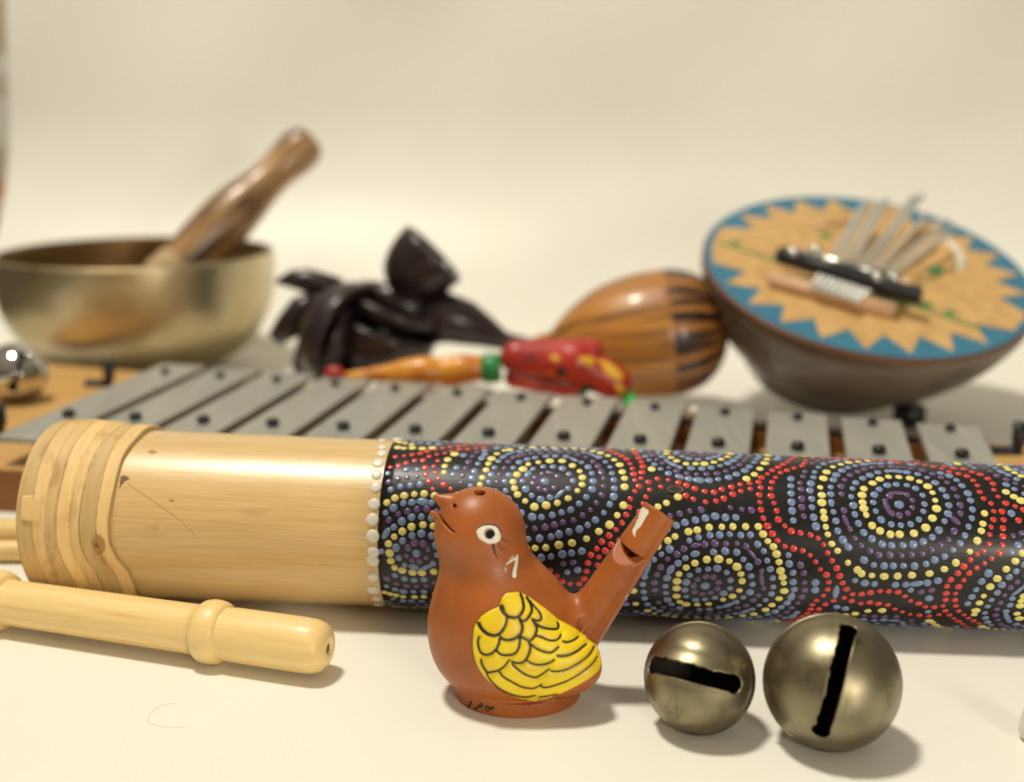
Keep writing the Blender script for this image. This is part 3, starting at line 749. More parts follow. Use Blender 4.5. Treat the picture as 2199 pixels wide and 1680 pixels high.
bv, bf = nets(f_bird, (bp(905, 1100)[0], YB - 2.6, -.06), (bp(1470, 1100)[0], YB + 2.4, 8.6), .040)
mk('body', bv, bf, 'clay', bird)
BS = Surf(bv, bf)
lines8 = [
    ([(570,300),(580,345),(600,410),(640,460),(700,480),(760,475),(800,430),(825,370),(815,290),(800,240),(780,205)], 26, 24),
    ([(562,300),(572,340),(590,390),(612,440)], 46, 34),
    ([(825,205),(870,270),(905,340),(915,400),(890,460),(850,505),(810,520),(780,490),(765,460)], 20, 22),
    ([(895,285),(940,350),(1000,420),(1020,470),(1005,510),(950,510),(905,490)], 12, 22),
    ([(315,495),(330,560),(370,620),(430,665),(500,680),(560,655),(610,590),(635,520),(635,450)], 32, 20),
    ([(775,500),(800,540),(810,600),(790,660),(730,710),(660,730),(590,720),(560,680)], 26, 22),
    ([(920,500),(950,550),(970,600),(955,670),(915,725),(880,735),(830,710),(780,685)], 20, 24),
    ([(345,690),(320,710),(315,770),(335,850),(370,885),(420,895),(480,870),(525,820),(550,760),(555,700)], 18, 22),
    ([(780,700),(780,770),(760,840),(715,885),(640,900),(570,890),(525,850),(530,800)], 20, 20),
    ([(880,750),(900,800),(890,870),(850,950),(800,985),(740,985),(680,965)], 22, 18),
    ([(960,540),(1010,580),(1080,600),(1160,608),(1205,600),(1210,560),(1195,530)], 20, 20),
    ([(960,680),(1030,700),(1100,730),(1170,735),(1220,710),(1245,660)], 20, 18),
    ([(900,770),(960,820),(1050,860),(1130,870),(1180,840),(1225,800)], 18, 20),
    ([(850,945),(900,985),(980,1005),(1060,1000),(1130,975),(1175,945)], 16, 18),
    ([(1255,740),(1300,755),(1350,745),(1400,720),(1440,690)], 18, 18),
    ([(1190,905),(1250,910),(1340,895),(1430,850),(1480,810),(1530,770)], 22, 18),
    ([(350,935),(355,990),(400,1070),(430,1090),(500,1080),(560,1060),(620,1010),(670,940)], 18, 16),
    ([(690,990),(740,1040),(820,1100),(900,1135),(965,1145),(1030,1110),(1120,1045)], 18, 12),
    ([(1120,1075),(1200,1080),(1300,1060),(1400,1010),(1480,960),(1560,890),(1615,795)], 14, 14),
    ([(550,1080),(600,1140),(700,1200),(800,1250),(920,1270),(1000,1240),(1030,1215)], 16, 10),
    ([(1010,1240),(1060,1260),(1160,1240),(1300,1190),(1430,1120),(1540,1040),(1610,970),(1645,910)], 12, 9),
    ([(405,1090),(450,1170),(540,1260),(650,1320),(760,1355),(860,1365),(960,1345)], 12, 9),
    ([(990,1368),(1080,1355),(1200,1330)], 9, 7)]
LP = np.concatenate([resample([C8(p) for p in l[0]], 1.5) for l in lines8])
def pillow(p, d):
    q = np.sqrt(((LP - p) ** 2).sum(1)).min(); return .055 * min(1, q / 9) ** .6 - .035 * 0
wingO = [C8(p) for p in [(750,195),(850,230),(960,310),(1080,400),(1200,500),(1350,590),(1500,690),(1610,760),(1650,830),(1675,930),(1660,1040),(1600,1110),(1500,1180),(1350,1260),(1200,1330),(1100,1370),(950,1390),(780,1375),(640,1320),(500,1240),(390,1130),(310,1000),(270,860),(265,700),(285,570),(350,470),(450,400),(550,350),(580,260),(640,205)]]
wing, wv, wf = patch('wing', BS, wingO, 'wingyellow', bird, step=2.3, lift=.05, edge=7, fn=pillow)
WGS = Surf(wv, wf)
ribbons('feather_outlines', WGS, [([C8(p) for p in pts], a * .29, b * .27) for pts, a, b in lines8], 'ink', wing, lift=.028, step=1.3)
eye, ev, ef = patch('eye', BS, pix([(742, 700), (770, 665), (820, 655), (870, 665), (895, 700), (900, 740), (880, 765), (830, 775), (790, 760), (755, 735)], C5), 'eyewhite', bird, step=2.2, lift=.022, edge=3)
ES = Surf(ev, ef)
def circ(c, r, sy=1, n=20): return [(c[0] + r * math.cos(2 * math.pi * k / n), c[1] + r * sy * math.sin(2 * math.pi * k / n)) for k in range(n)]
rg, rv, rf_ = patch('iris', ES, circ(C5((827, 708)), 12.4), 'eyering', eye, step=2, lift=.008, edge=2)
patch('pupil', Surf(rv, rf_), circ(C5((832, 713)), 10.2), 'pupil', eye, step=1.7, lift=.014, edge=2)
ribbons('eye_lines', BS, [(pix(a, C5), b * .33, c * .33) for a, b, c in (
    ([(750, 672), (790, 655), (830, 650), (875, 660), (905, 705)], 8, 9), ([(848, 775), (858, 815), (868, 845), (885, 872)], 22, 3),
    ([(885, 765), (895, 800), (915, 812), (935, 803)], 7, 5), ([(900, 735), (930, 755), (965, 757)], 6, 3))], 'ink', bird, lift=.010)
ribbons('white_paint_mark', BS, [(pix(a, C5), b * .33, c * .33) for a, b, c in (
    ([(1008, 845), (1002, 900), (992, 950), (988, 998)], 14, 28), ([(1000, 865), (970, 885), (948, 900), (932, 915)], 20, 8), ([(985, 850), (965, 870), (955, 890)], 6, 4), ([(935, 930), (932, 965)], 9, 3), ([(928, 925), (926, 945)], 4, 3))], 'paint_white', bird, lift=.014)
ribbons('white_paint_mark', BS, [(pix(a, C5), b * .33, c * .33) for a, b, c in (([(1850, 548), (1838, 565), (1822, 600), (1808, 640)], 62, 34), ([(1812, 620), (1795, 655), (1775, 680)], 46, 26), ([(1778, 672), (1770, 700), (1776, 732)], 34, 6), ([(1712, 1135), (1722, 1112), (1738, 1110), (1732, 1130)], 5, 4))], 'paint_white', bird, lift=.014)
ribbons('base_writing', BS, [(pix(a, C8), b * .19, c * .19) for a, b, c in (
    ([(238, 1408), (225, 1450), (212, 1482), (190, 1466)], 26, 18), ([(265, 1492), (292, 1500), (330, 1460), (345, 1440), (362, 1465), (335, 1490)], 22, 20), ([(300, 1500), (330, 1480)], 14, 12),
    ([(385, 1505), (420, 1470), (450, 1490), (492, 1478), (470, 1500), (430, 1515), (400, 1528)], 24, 18))], 'ink', bird, lift=.010)

# ================================================================== TWO JINGLE BELLS
def make_bell(cx, cy, rpx, e1, e2, wmid, rend, pole_px, label, seed, dent):
    d = ray(cx, cy); R = 1.6
    for _ in range(30):
        t = (R - H) / d[2]; R = rpx / F * t * .985
    c = CAM + d * t; R = float(R)
    def on(p):
        dd = ray(*p); dd = dd / np.linalg.norm(dd); o = CAM - c; b = o.dot(dd); D = b * b - o.dot(o) + R * R
        return unit(o + dd * (-b - math.sqrt(max(D, 0))))
    a1, a2 = on(e1), on(e2); pole = on(pole_px); m = unit(np.cross(a1, a2)); mid = unit(a1 + a2); half = math.acos(np.clip(a1.dot(mid), -1, 1))
    def f(X, Y, Z):
        x, y, z = X - c[0], Y - c[1], Z - c[2]; L = np.sqrt(x * x + y * y + z * z) + 1e-6; ux, uy, uz = x / L, y / L, z / L
        dm = (ux * m[0] + uy * m[1] + uz * m[2]) * R
        along = np.arctan2(ux * np.cross(m, mid)[0] + uy * np.cross(m, mid)[1] + uz * np.cross(m, mid)[2], ux * mid[0] + uy * mid[1] + uz * mid[2])
        wob = .016 * np.sin(along * 9 + seed) + .014 * np.sin(along * 23 + seed * 2) + .008 * np.sin(along * 41)
        sl = np.maximum(np.abs(dm + .02 * np.sin(along * 3 + seed)) - (wmid + wob * (dm * dent > 0)), (np.abs(along) - half) * R)
        sl0 = np.maximum(np.abs(dm + .02 * np.sin(along * 3 + seed)) - wmid, (np.abs(along) - half) * R)
        for e in (a1, a2):
            q = R * np.sqrt((ux - e[0]) ** 2 + (uy - e[1]) ** 2 + (uz - e[2]) ** 2); sl = np.minimum(sl, q - rend); sl0 = np.minimum(sl0, q - rend)
        eq = (ux * pole[0] + uy * pole[1] + uz * pole[2]) * R
        Rr = R - .045 + .030 * np.exp(-(sl0 / .10) ** 2) + .065 * np.exp(-(eq / .05) ** 2) - .03 * np.exp(-((sl0 - .30) / .16) ** 2) * (dm * dent > 0) * (dent > 0)
        sh = np.abs(L - Rr) - .036
        return smax(sh, -sl * .9, .02)
    V, Fc = nets(f, c - R - .1, c + R + .1, .028)
    t = thing('jingle_bell', (c[0], c[1], 0), label, 'bell', 'loose jingle bells in the foreground')
    cen = V[Fc].mean(1); r = np.linalg.norm(cen - c, axis=1)
    mk('shell', V, Fc, ['brass', 'inner_shade'], t, fmat=(r < R - .055).astype(int))
    sphere('clapper', c + np.array([.1, .15, -R + .42]), .34, 'inner_shade', t)
    return t, c, R, Surf(V, Fc)
b1, c1, R1, S1 = make_bell(1501, 1456, 118, (1402, 1428), (1578, 1470), .235, .265, (1482, 1462), 'smaller brass jingle bell with sideways slot and a scratched 4, beside the clay bird', 1.0, 1)
ribbons('scratched_number', S1, [(pix(a, C2), .9, .7) for a in ([(355, 772), (325, 830), (298, 895)], [(292, 868), (325, 905), (405, 942)], [(372, 780), (380, 870), (387, 965)], [(380, 850), (374, 905)])], 'scratch', b1, lift=.006)
b2, c2, R2, S2 = make_bell(1787, 1465, 145, (1823, 1352), (1763, 1571), .205, .255, (1805, 1480), 'larger brass jingle bell with an upright slot, rightmost in the foreground', 2.7, -1)

# ================================================================== WOODEN RECORDER (front left) and the joint behind
def recorder():
    RZ = 1.02
    o = at_z(706, 1393, RZ); e0 = at_z(22, 1294, RZ); ax = unit(o - e0)
    def sx(x):  # distance from end for photo column x
        lo, hi = 0, 40
        for _ in range(40):
            m = (lo + hi) / 2; p = o - ax * m; q = p - CAM; f_ = q[1] * cP - q[2] * sP
            if CX + F * p[0] / f_ > x: lo = m
            else: hi = m
        return lo
    pr = [(0, .0), (0, .17)]
    pr = [(1.0, .16), (.02, .16), (-.01, .20), (-.0, .42)]
    P = [(0, .40), (.06, .60), (.22, .78), (.50, .87), (1.0, .895)]
    s_r = sx(487)
    for q in (0.3, .6, .9): P.append((1.0 + (s_r - 1.0) * q, .90 - .015 * q))
    P += [(s_r - .05, .865), (s_r + .03, .86)]
    for a in np.linspace(-1, 1, 11): P.append((s_r + .48 + .45 * math.sin(a * 1.4), .84 + .225 * math.cos(a * 1.4) ** .8))
    s_r2 = s_r + .95; P += [(s_r2 + .05, .83), (s_r2 + .3, .825)]
    s_l = sx(22)
    for q in (.25, .5, .75): P.append((s_r2 + (s_l - s_r2) * q, .825 - .035 * q))
    P += [(s_l - .02, .79), (s_l + .06, .80)]
    for a in np.linspace(-1, 1, 11): P.append((s_l + .62 + .56 * math.sin(a * 1.4), .84 + .23 * math.cos(a * 1.4) ** .8))
    P += [(s_l + 1.3, .82), (s_l + 6, .80), (s_l + 6.02, 0)]
    rt_ = thing('wooden_recorder', (o[0], o[1], 0), 'pale maple recorder with a turned ring, lying on the paper at front left', 'recorder')
    prof = [(1.2, 0), (1.2, .15), (.05, .16), (-.01, .19), (0, .40)] + P[1:]
    ax2 = -ax; prof = [(t, r * .985) for t, r in prof]
    # tip slightly: the thin end rests on its rim
    tilt = ax2; o2 = o
    ob = lathe('body', o2, tilt, prof, ['maple', 'boreh'], rt_, seg=96)
    nb = len(prof)
    ob.data.polygons.foreach_set('material_index', np.array([1 if i // 96 < 2 else 0 for i in range(len(ob.data.polygons))], np.int32))
recorder()
for (yy, zz, rr, x1, lab) in ((48.6, .62, .62, -14.5, 'thicker pale wooden rod behind the woven end of the bamboo tube'), (47.15, .42, .42, -15.5, 'thinner pale wooden rod tucked under the back of the bamboo tube')):
    rod = lathe('wooden_rod', (x1, yy, zz), (-1, 0, 0), [(0, 0), (0, rr * .9), (rr * .1, rr), (13, rr), (13.05, 0)], 'maple', origin=(x1 - 6, yy, zz))
    props(rod, lab, 'rod', 'pale rods behind the tube end')

# ================================================================== GLOCKENSPIEL
N0, N1 = np.array([-20.73, 57.0]), np.array([18.68, 50.22]); Q0, Q1 = np.array([-18.76, 66.44]), np.array([19.64, 54.48])
U = np.array([math.sin(math.radians(12.8)), math.cos(math.radians(12.8))]); Vd = np.array([U[1], -U[0]])
gl = thing('glockenspiel', (0, 57, 0), 'glockenspiel with thirteen grey metal bars on a pine box, lying across behind the tube', 'glockenspiel')
nl = at_z(20, 1008, 2)[:2]; nr_ = np.array([26., nl[1] - (26 - nl[0]) * math.tan(math.radians(8.5))])
fl = np.array([-25., 74.2]); frr = np.array([26., 56.3])
dl = unit(nl - nr_); dfl = unit(fl - frr)
nl2 = nl + dl * 7; fl2 = fl + dfl * 6
prism('box', [nl2, nr_, frr, fl2], 0, 2.0, ['pine', 'pineside'], gl, bevel=.08)
def rail(name, a, b, w, z0, z1, mat):
    d = unit(b - a); n = np.array([-d[1], d[0]]); a2, b2 = a - d * 1.6, b + d * 1.6
    prism(name, [a2 - n * w, b2 - n * w, b2 + n * w, a2 + n * w], z0, z1, mat, gl, bevel=.05)
rail('rail', N0, N1, .55, 2.0, 2.75, 'pineside'); rail('rail', Q0, Q1, .55, 2.0, 2.75, 'pineside')
rail('felt_strip', N0, N1, .42, 2.75, 3.06, 'felt'); rail('felt_strip', Q0, Q1, .42, 2.75, 3.06, 'felt')
for i in range(13):
    t = i / 12; a = N0 + (N1 - N0) * t; b = Q0 + (Q1 - Q0) * t; L = np.linalg.norm(b - a); u = unit(b - a); v = np.array([u[1], -u[0]])
    e0 = a - u * L * .38; e1 = b + u * L * .25; w = 1.34
    bar = prism('bar', [e0 - v * w, e0 + v * w, e1 + v * w, e1 - v * w], 3.08, 3.40, 'bar', gl, bevel=.05)
    for p, r, hgt in ((a, .30, .42), (b, .24, .36)):
        lathe('pin', (p[0], p[1], 3.36), (0, 0, 1), [(0, r * .55), (.10, r * .6), (.12, r), (hgt * .6, r), (hgt * .9, r * .75), (hgt, r * .3), (hgt, 0)], 'blackrub', bar, seg=20)
def clip(p, d):
    p = np.asarray(p, float); d = np.asarray(d, float)
    pts = [p + d * 1.35 + [0, 0, .30], p + d * 1.15 + [0, 0, .12], p + d * .5 + [0, 0, .10], p + d * .1 + [0, 0, .2], p + [0, 0, .6], p + [0, 0, 1.5]]
    tube_path('mallet_clip', pts, [.24, .30, .30, .33, .33, .33], 'blackrub', gl)
clip(at_z(236, 830, 2.0), (-1, 0.05, 0)); clip(at_z(2186, 975, 2.0), (-1, 0.0, 0))
clip(at_z(2, 935, 2.0), (-1, 0, 0))
# white beads between bars
for k, (x, y, z) in enumerate(((940, 938, 2.85), (1492, 885, 2.7))):
    p = at_z(x, y, z)
    o = sphere('white_bead', p, .30, 'whitebead', origin=p)
    props(o, ('white bead in the gap left of the seventh bar, near the tube' if k == 0 else 'white bead in a gap near the far ends of the bars, below the striped maraca'), 'bead', 'white beads in gaps of the glockenspiel')

# ================================================================== SINGING BOWL AND ITS MALLET
BC = np.array([at_y(292, 542, 84)[0], 84.0, 0])
rz = at_y(292, 541, 84)[2]
bowl = thing('singing_bowl', BC, 'bronze singing bowl holding a wooden striker, standing at the left behind the glockenspiel', 'bowl')
Rb = 9.1
outer = [(0.0, 0.01), (.0, 2.5), (.10, 4.2), (.6, 5.7), (1.6, 7.15), (3.0, 8.25), (4.6, 8.85), (6.2, 9.05), (rz - .25, 9.1), (rz - .03, 9.08)]
pf_ = smooth_prof(outer, 70)
inner = smooth_prof([(rz, 8.98), (rz - .04, 8.70), (6.2, 8.66), (4.6, 8.42), (3.1, 7.8), (1.9, 6.7), (1.0, 5.2), (.65, 3.0), (.6, .01)], 50)
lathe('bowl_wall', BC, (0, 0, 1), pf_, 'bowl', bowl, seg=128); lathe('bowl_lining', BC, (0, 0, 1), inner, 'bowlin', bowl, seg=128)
lathe('rim', BC, (0, 0, 1), [(rz - .03, 9.08), (rz + .03, 9.02), (rz + .03, 8.94), (rz, 8.9)], 'bowl', bowl, seg=128)
m_top = at_y(643, 322, 86.5); m_bot = at_y(352, 600, 81.5)
max_ = unit(m_bot - m_top); Lm = np.linalg.norm(m_bot - m_top); km = 86 / 2700
mal = thing('wooden_striker', m_bot, 'brown turned wooden striker leaning inside the bronze bowl', 'mallet')
pm = smooth_prof([(-1.2, 0.02), (-1.15, .7), (-.9, 1.15), (-.3, 1.42), (.6, 1.44), (2.2, 1.25), (3.6, 1.32), (5.2, 1.62), (6.8, 1.78), (8.6, 1.70), (10.6, 1.50), (11.5, 1.40)], 80)
lathe('handle', m_top, max_, pm, 'mallet', mal, seg=64)
lathe('suede_cover', m_top, max_, smooth_prof([(11.0, 1.3), (11.1, 1.46), (11.5, 1.50), (12.8, 1.55), (Lm + .2, 1.5), (Lm + .8, 1.1), (Lm + 1.0, .02)], 40), 'suede', mal, seg=64)

# ================================================================== CHROME BELL on the box, left edge
p = at_z(45, 862, 2.0); Rc = 1.55
cb = thing('chrome_bell', (p[0], p[1], 2.0), 'shiny chrome bell with dark slot on the pine box, cut by the left edge', 'bell')
cc = np.array([p[0] - .1, p[1], 2.0 + Rc])
pole = unit(CAM - cc + np.array([4, 0, 6.]))
def f_cb(X, Y, Z):
    x, y, z = X - cc[0], Y - cc[1], Z - cc[2]; L = np.sqrt(x * x + y * y + z * z) + 1e-6
    a, n1, n2 = frame(pole); u = (x * n1[0] + y * n1[1] + z * n1[2]) / L * Rc; v = (x * n2[0] + y * n2[1] + z * n2[2]) / L * Rc; w = x * pole[0] + y * pole[1] + z * pole[2]
    Rr = Rc + .10 * np.exp(-(w / .10) ** 2)
    sl = np.where(w > 0, np.minimum(np.maximum(np.abs(u + v * .4) - .13, np.abs(v) - .8), np.sqrt((u + .32) ** 2 + (v - .8) ** 2) - .26), 9.)
    sl = np.where(w > 0, np.minimum(sl, np.sqrt((u - .32) ** 2 + (v + .8) ** 2) - .26), 9.)
    return np.maximum(np.abs(L - Rr + .04) - .04, -sl)
V, Fc = nets(f_cb, cc - Rc - .2, cc + Rc + .2, .05)
cen = np.linalg.norm(V[Fc].mean(1) - cc, axis=1)
mk('shell', V, Fc, ['chrome', 'inner_shade'], cb, fmat=(cen < Rc - .06).astype(int))
sphere('clapper', cc + np.array([0, 0, -.8]), .35, 'inner_shade', cb)

# ================================================================== CASTANETS
def shell(name, c, nrm, R, dp, parent, mat='ebony', th=.45):
    """rounded shell whose hollow flat side faces nrm"""
    pr = [(-dp, .01)]
    for a in np.linspace(.12, math.pi / 2, 12): pr.append((-dp * math.cos(a), R * math.sin(a) ** .72))
    pr += [(.22, R), (.32, R - .12), (.32, R - th), (.18, R - th - .12)]
    for a in np.linspace(math.pi / 2 - .2, .05, 9): pr.append((-(dp - th) * math.cos(a), (R - th - .1) * math.sin(a)))
    pr.append((-(dp - th), .01))
    return lathe(name, c, nrm, pr, mat, parent, seg=56)
YK = 75.0
ca = thing('handle_castanets', (at_y(900, 760, YK)[0], YK, 0), 'glossy black castanets on a tapering handle, one shell standing open above the others', 'castanets')
sv = lambda x, y, Y=YK: at_y(x, y, Y)
shell('upper_shell', sv(926, 549, YK + .6), unit([.70, .02, .70]), 2.3, 3.1, ca)
shell('middle_shell', sv(850, 655, YK - .4), unit([.33, -.13, .93]), 2.9, 1.2, ca)
shell('lower_shell', sv(834, 706, YK - 1.0), unit([.33, -.10, .94]), 3.0, 3.2, ca)
hp = [sv(915, 690), sv(960, 682), sv(1000, 694), sv(1040, 712), sv(1085, 733), sv(1135, 740, YK - .4), sv(1180, 745, YK - 1)]
tube_path('handle', hp, [1.5, 1.55, 1.38, 1.0, .55, .42, .40], 'ebony', ca, seg=28)
tube_path('paddle', [sv(760, 640, YK + .6), sv(830, 640, YK + .6), sv(930, 680, YK)], [.5, 1.0, 1.2], 'ebony', ca, seg=24)
tube_path('cord', [sv(885, 735, YK - 2.6), sv(893, 750, YK - 2.8), sv(898, 775, YK - 2.9), sv(900, 800, YK - 2.8)], .22, 'cord', ca)
cl_ = thing('hand_castanets', (at_y(670, 750, YK - 1)[0], YK - 1, 0), 'glossy black castanets tipped on edge between the bowl and the handled castanets', 'castanets')
shell('shell', sv(745, 722, YK - 1.8), unit([.80, -.45, -.30]), 3.3, 2.3, cl_)
shell('shell', sv(690, 715, YK - .6), unit([-.80, -.35, .45]), 3.1, 1.6, cl_)

tube_path('ear', [sv(592, 606), sv(625, 600), sv(660, 603), sv(700, 612), sv(735, 612)], [.12, .55, .75, .7, .4], 'ebony', cl_, seg=20)
tube_path('lower_edge', [sv(592, 728, YK - .5), sv(620, 700, YK - .5), sv(650, 665, YK - .5), sv(680, 640, YK - .5)], [.55, .85, .9, .6], 'ebony', cl_, seg=20)

# ================================================================== STRIPED MARACA
YM = 71.5
g0 = at_y(1170, 742, YM); g1 = at_y(1568, 700, YM); gax = unit(g1 - g0); Lg = np.linalg.norm(g1 - g0)
mar = thing('wooden_maraca', (at_y(1400, 800, YM)[0], YM, 0), 'egg-shaped maraca of glossy orange-brown striped wood, left of the thumb piano', 'maraca')
gp = smooth_prof([(0, .35), (.6, 1.0), (1.6, 1.95), (3.2, 2.95), (5.0, 3.50), (6.6, 3.66), (7.1, 3.66)], 60)
gp2 = smooth_prof([(7.1, 3.66), (7.9, 3.60), (8.9, 3.25), (9.8, 2.5), (10.35, 1.5), (10.5, .6), (10.55, .01)], 40)
lathe('head', g0, gax, [(0, .01)] + gp, 'zebra', mar, seg=96)
lathe('end_cap', g0, gax, gp2, 'zebra2', mar, seg=96)
tube_path('handle', [g0 - gax * 1.2 + [0, .5, -.3], g0 + gax * .3], [.6, .75], 'zebra', mar, seg=24)

# ================================================================== PAINTED WOODEN CREATURE
YR = 65.5
cr = thing('painted_wooden_creature', (at_y(1210, 850, YR)[0], YR, 0), 'carved wooden animal with red head, green neck ring and orange body behind the glockenspiel', 'wooden toy')
h0, h1, h2 = at_y(1112, 768, YR), at_y(1235, 778, YR), at_y(1318, 822, YR)
j0, j1 = at_y(1105, 812, YR), at_y(1230, 836, YR)
def f_head(X, Y, Z):
    d = s_cone(X, Y, Z, h0, h1, .95, 1.15); d = smin(d, s_cone(X, Y, Z, h1, h2, 1.15, .95), .2)
    d = smin(d, s_cone(X, Y, Z, at_y(1150, 748, YR), at_y(1270, 752, YR), .5, .62), .12)
    d = np.minimum(d, s_cone(X, Y, Z, j0, j1, .55, .5, 1.3))
    d = smax(d, -s_cone(X, Y, Z, at_y(1090, 795, YR), at_y(1225, 822, YR), .06, .12, 20), .08)
    return d
V, Fc = nets(f_head, np.minimum(h0, h2) - [1.6, 2, 2.6], np.maximum(h0, h2) + [1.6, 2, 1.8], .08)
hdp = mk('head', V, Fc, 'redp', cr); HS = Surf(V, Fc)
for pl in ([(1240, 772), (1262, 766), (1280, 776), (1262, 788)], [(1285, 774), (1310, 780), (1332, 800), (1338, 814), (1322, 816), (1300, 800)], [(1318, 828), (1336, 828), (1342, 842), (1328, 848)], [(1180, 768), (1192, 762), (1204, 770), (1192, 778)]):
    patch('yellow_spot', HS, pl, 'yellowp', hdp, step=4, lift=.05, edge=3)
for pl, nm in ((circ((1206, 798), 11), 'eye'), (circ((1140, 766), 6), 'nostril'), (circ((1262, 842), 17), 'notch_shade')): patch(nm, HS, pl, 'ink', hdp, step=3, lift=.05, edge=3)  # patch at the mouth corner paints the shade of an unmodelled notch
lathe('neck_ring', at_y(1076, 790, YR), unit(at_y(1036, 792, YR) - at_y(1076, 790, YR)), [(0, .3), (0, .72), (.3, .80), (.75, .80), (1.05, .7), (1.05, .3)], 'greenp', cr)
bx0, bx1 = at_y(1040, 790, YR), at_y(745, 808, YR)
Lb = np.linalg.norm(bx1 - bx0)
lathe('body', bx0, unit(bx1 - bx0), smooth_prof([(0, .3), (.1, .62), (1.2, .78), (2.2, .66), (3.2, .82), (4.3, .70), (5.2, .5), (6.2, .35), (Lb, .2), (Lb + .05, .01)], 60), 'orangep', cr)
tp = at_y(718, 800, YR); sphere('tail_tip', tp, (.55, .3, .34), 'redp', cr)
tube_path('leg', [at_y(1250, 826, YR), at_y(1240, 855, YR), at_y(1228, 880, YR)], [.45, .4, .35], 'greenp', cr)
tube_path('leg', [at_y(1345, 845, YR), at_y(1358, 872, YR - 1), at_y(1362, 892, YR - 2)], [.35, .4, .35], 'greenl', cr)
tube_path('leg', [at_y(1000, 800, YR), at_y(960, 830, YR), at_y(930, 850, YR)], [.4, .3, .25], 'orangep', cr)

# ================================================================== THUMB PIANO
KC = at_y(1862, 578, 70.5)
nrm = unit([.055, -.365, .92]); RK = 9.15
kx = unit(np.array([math.cos(math.radians(-5.5)), 0, math.sin(math.radians(-5.5))])); kx = unit(kx - nrm * kx.dot(nrm)); ky = np.cross(nrm, kx)
if ky[1] < 0: ky = -ky
kal = thing('thumb_piano', (KC[0], KC[1] + 2, 0), 'thumb piano on dark gourd bowl, round board painted with tan sun on blue', 'kalimba')
gpf = smooth_prof([(.0, RK), (.6, RK + .05), (1.6, 8.8), (2.8, 8.15), (4.2, 7.0), (5.4, 5.7), (6.5, 4.7), (6.95, 3.8), (7.05, .01)], 70)
gb = lathe('gourd_bowl', KC - nrm * .25, -nrm, gpf, 'gourd', kal, seg=120, wob=.008)
for v in gb.data.vertices:
    dpt = -(np.array(v.co) * 100 + ORG[gb.name] - KC).dot(nrm)
    v.co += Vector(kx * (-.00021 * max(0, dpt) ** 2))
lathe('rim', KC - nrm * .32, nrm, [(0, RK + .02), (.1, RK + .10), (.22, RK + .08), (.27, RK - .05)], 'gourdrim', kal, seg=120)
def disc(name, poly, z0, z1, mat, par):
    n = len(poly); V = [KC + kx * p[0] + ky * p[1] + nrm * z0 for p in poly] + [KC + kx * p[0] + ky * p[1] + nrm * z1 for p in poly]
    cidx = 2 * n; V.append(KC + kx * np.mean([p[0] for p in poly]) + ky * np.mean([p[1] for p in poly]) + nrm * z1)
    f = [(n + i, n + (i + 1) % n, cidx) for i in range(n)] + [(i, (i + 1) % n, n + (i + 1) % n, n + i) for i in range(n)]
    return mk(name, V, f, mat, par, smooth=False)
board = disc('soundboard', circ((0, 0), RK - .05, n=120), -.3, .02, 'blueboard', kal)
def kl(x, y, h=0):
    p = at_plane(x, y, KC + nrm * h, nrm) - KC; return np.array([p.dot(kx), p.dot(ky)])
star = []; nT = 24
for k in range(nT * 2):
    a = math.pi * k / nT + .06; r = RK * (.955 if k % 2 == 0 else .775)
    deg = math.degrees(a) % 360
    if 158 < deg < 186 or 314 < deg < 336 or 60 < deg < 84: r = RK * .955
    star.append((r * math.cos(a), r * math.sin(a)))
disc('sun_painting', star, .0, .05, 'tanboard', board)
def kbar(name, a, b, w, z0, z1, mat, par=kal):
    a, b = kl(*CK(a), z0), kl(*CK(b), z0); d = unit(b - a); n = np.array([-d[1], d[0]]) * w
    q = [a - n, b - n, b + n, a + n]
    V = [KC + kx * p[0] + ky * p[1] + nrm * z0 for p in q] + [KC + kx * p[0] + ky * p[1] + nrm * z1 for p in q]
    return mk(name, V, box_faces(), mat, par, smooth=False)
def krod(name, pts, r, mat, par=kal):
    P = []
    for (x, y), h in pts:
        q = kl(*CK((x, y)), h); P.append(KC + kx * q[0] + ky * q[1] + nrm * h)
    return tube_path(name, P, r, mat, par, seg=12)
kbar('green_line', (270, 425), (1930, 970), .10, .05, .075, 'greenp', board)
for pl in ([(340, 418), (420, 425), (400, 450), (350, 440)], [(1530, 795), (1610, 815), (1640, 845), (1560, 840)], [(1680, 865), (1740, 860), (1780, 895), (1720, 895)], [(900, 370), (980, 372), (990, 400), (930, 402)], [(1580, 590), (1680, 580), (1700, 620), (1620, 640)]):
    disc('green_leaf', [tuple(kl(*CK(q))) for q in pl][::1], .05, .08, 'greenp', board)
krod('pink_mark', [((860, 330), .09), ((960, 310), .09), ((1100, 300), .09)], [.16, .22, .16], 'pinkwood', board)
krod('white_mark', [((1700, 405), .09), ((1760, 460), .09), ((1800, 530), .09), ((1795, 605), .09)], [.2, .22, .24, .2], 'whitebead', board)
kbar('bridge_foot', (655, 545), (1530, 810), .25, .05, .95, 'blackrub')
kbar('bridge', (640, 518), (1545, 800), .34, .98, 1.45, 'blackrub')
krod('rod', [((730, 476), 1.45), ((1415, 650), 1.45)], .22, 'steel')
krod('lower_block', [((600, 655), .40), ((1385, 858), .40)], .42, 'pinkwood')
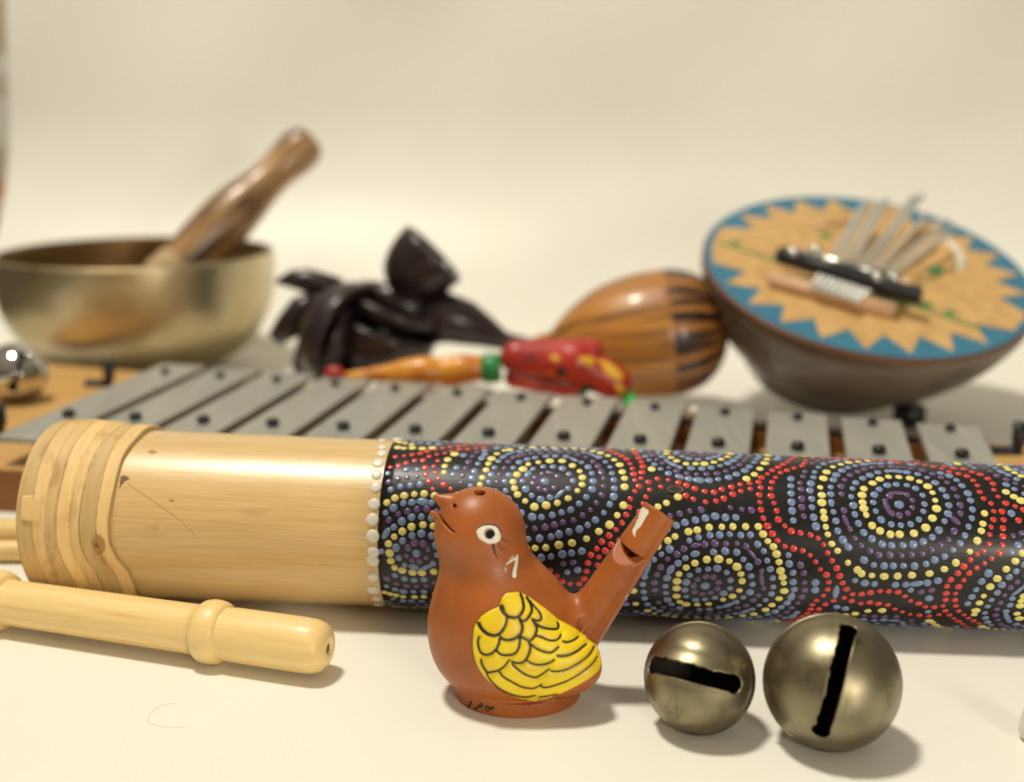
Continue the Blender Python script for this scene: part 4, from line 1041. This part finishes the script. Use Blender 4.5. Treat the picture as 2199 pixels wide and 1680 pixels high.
for x, y in ((740, 492), (885, 478), (1270, 652), (1380, 655)):
    q = kl(*CK((x, y)), 1.5); sphere('bolt', KC + kx * q[0] + ky * q[1] + nrm * 1.5, .34, 'steel', kal)
q = kl(*CK((1455, 705)), .6); sphere('peg', KC + kx * q[0] + ky * q[1] + nrm * .6, (.55, .45, .5), 'pinkwood', kal)
tops = [(1185, 195), (1225, 165), (1290, 175), (1330, 160), (1500, 140), (1555, 130), (1590, 250), (1715, 290), (1745, 350)]
for k in range(9):
    u = k / 8; lo_ = (862 + 270 * u, 712 + 88 * u); mid_ = (985 + 380 * u, 525 + 105 * u); tp_ = tops[k]
    P = []
    for (x, y), h in ((lo_, .82), (mid_, .90), (((mid_[0] + tp_[0]) / 2, (mid_[1] + tp_[1]) / 2), 1.5), (tp_, 1.9)):
        q = kl(*CK((x, y)), h); P.append(KC + kx * q[0] + ky * q[1] + nrm * h)
    tube_path('tine', P, [.14, .13, .13, .18], 'tine', kal, seg=10)
lathe('foot', at_y(1950, 925, 68.5) * [1, 1, 0] + [0, 0, .0], (0, 0, 1), [(0, 0), (0, .9), (1.0, .9), (1.2, .7), (1.2, 0)], 'blackrub', kal, seg=24)

# ================================================================== small things
hr = [at_z(x, y, .02) for x, y in ((378, 1510), (355, 1512), (333, 1522), (318, 1540), (316, 1550), (325, 1556), (345, 1560), (372, 1562), (400, 1562))]
P3 = np.array(hr); tt = np.linspace(0, len(P3) - 1, 40); P3 = np.stack([np.interp(tt, range(len(P3)), P3[:, k]) for k in range(3)], 1)
for _ in range(3): P3[1:-1] = (P3[:-2] + P3[1:-1] * 2 + P3[2:]) / 4
props(tube_path('hair', P3, .0035, 'hair', seg=6, origin=P3[0]), 'fine curled hair lying on the white paper at lower left', 'hair')
p = at_z(2226, 1590, 0)
lathe_o = lathe('plastic_cap', p, (0, 0, 1), [(0, 0), (0, .28), (.05, .42), (.25, .52), (.6, .50), (.9, .42), (.93, .30), (.90, 0)], 'clear', seg=40, origin=p)
props(lathe_o, 'cloudy translucent plastic cap cut by the right edge near the larger bell', 'cap')
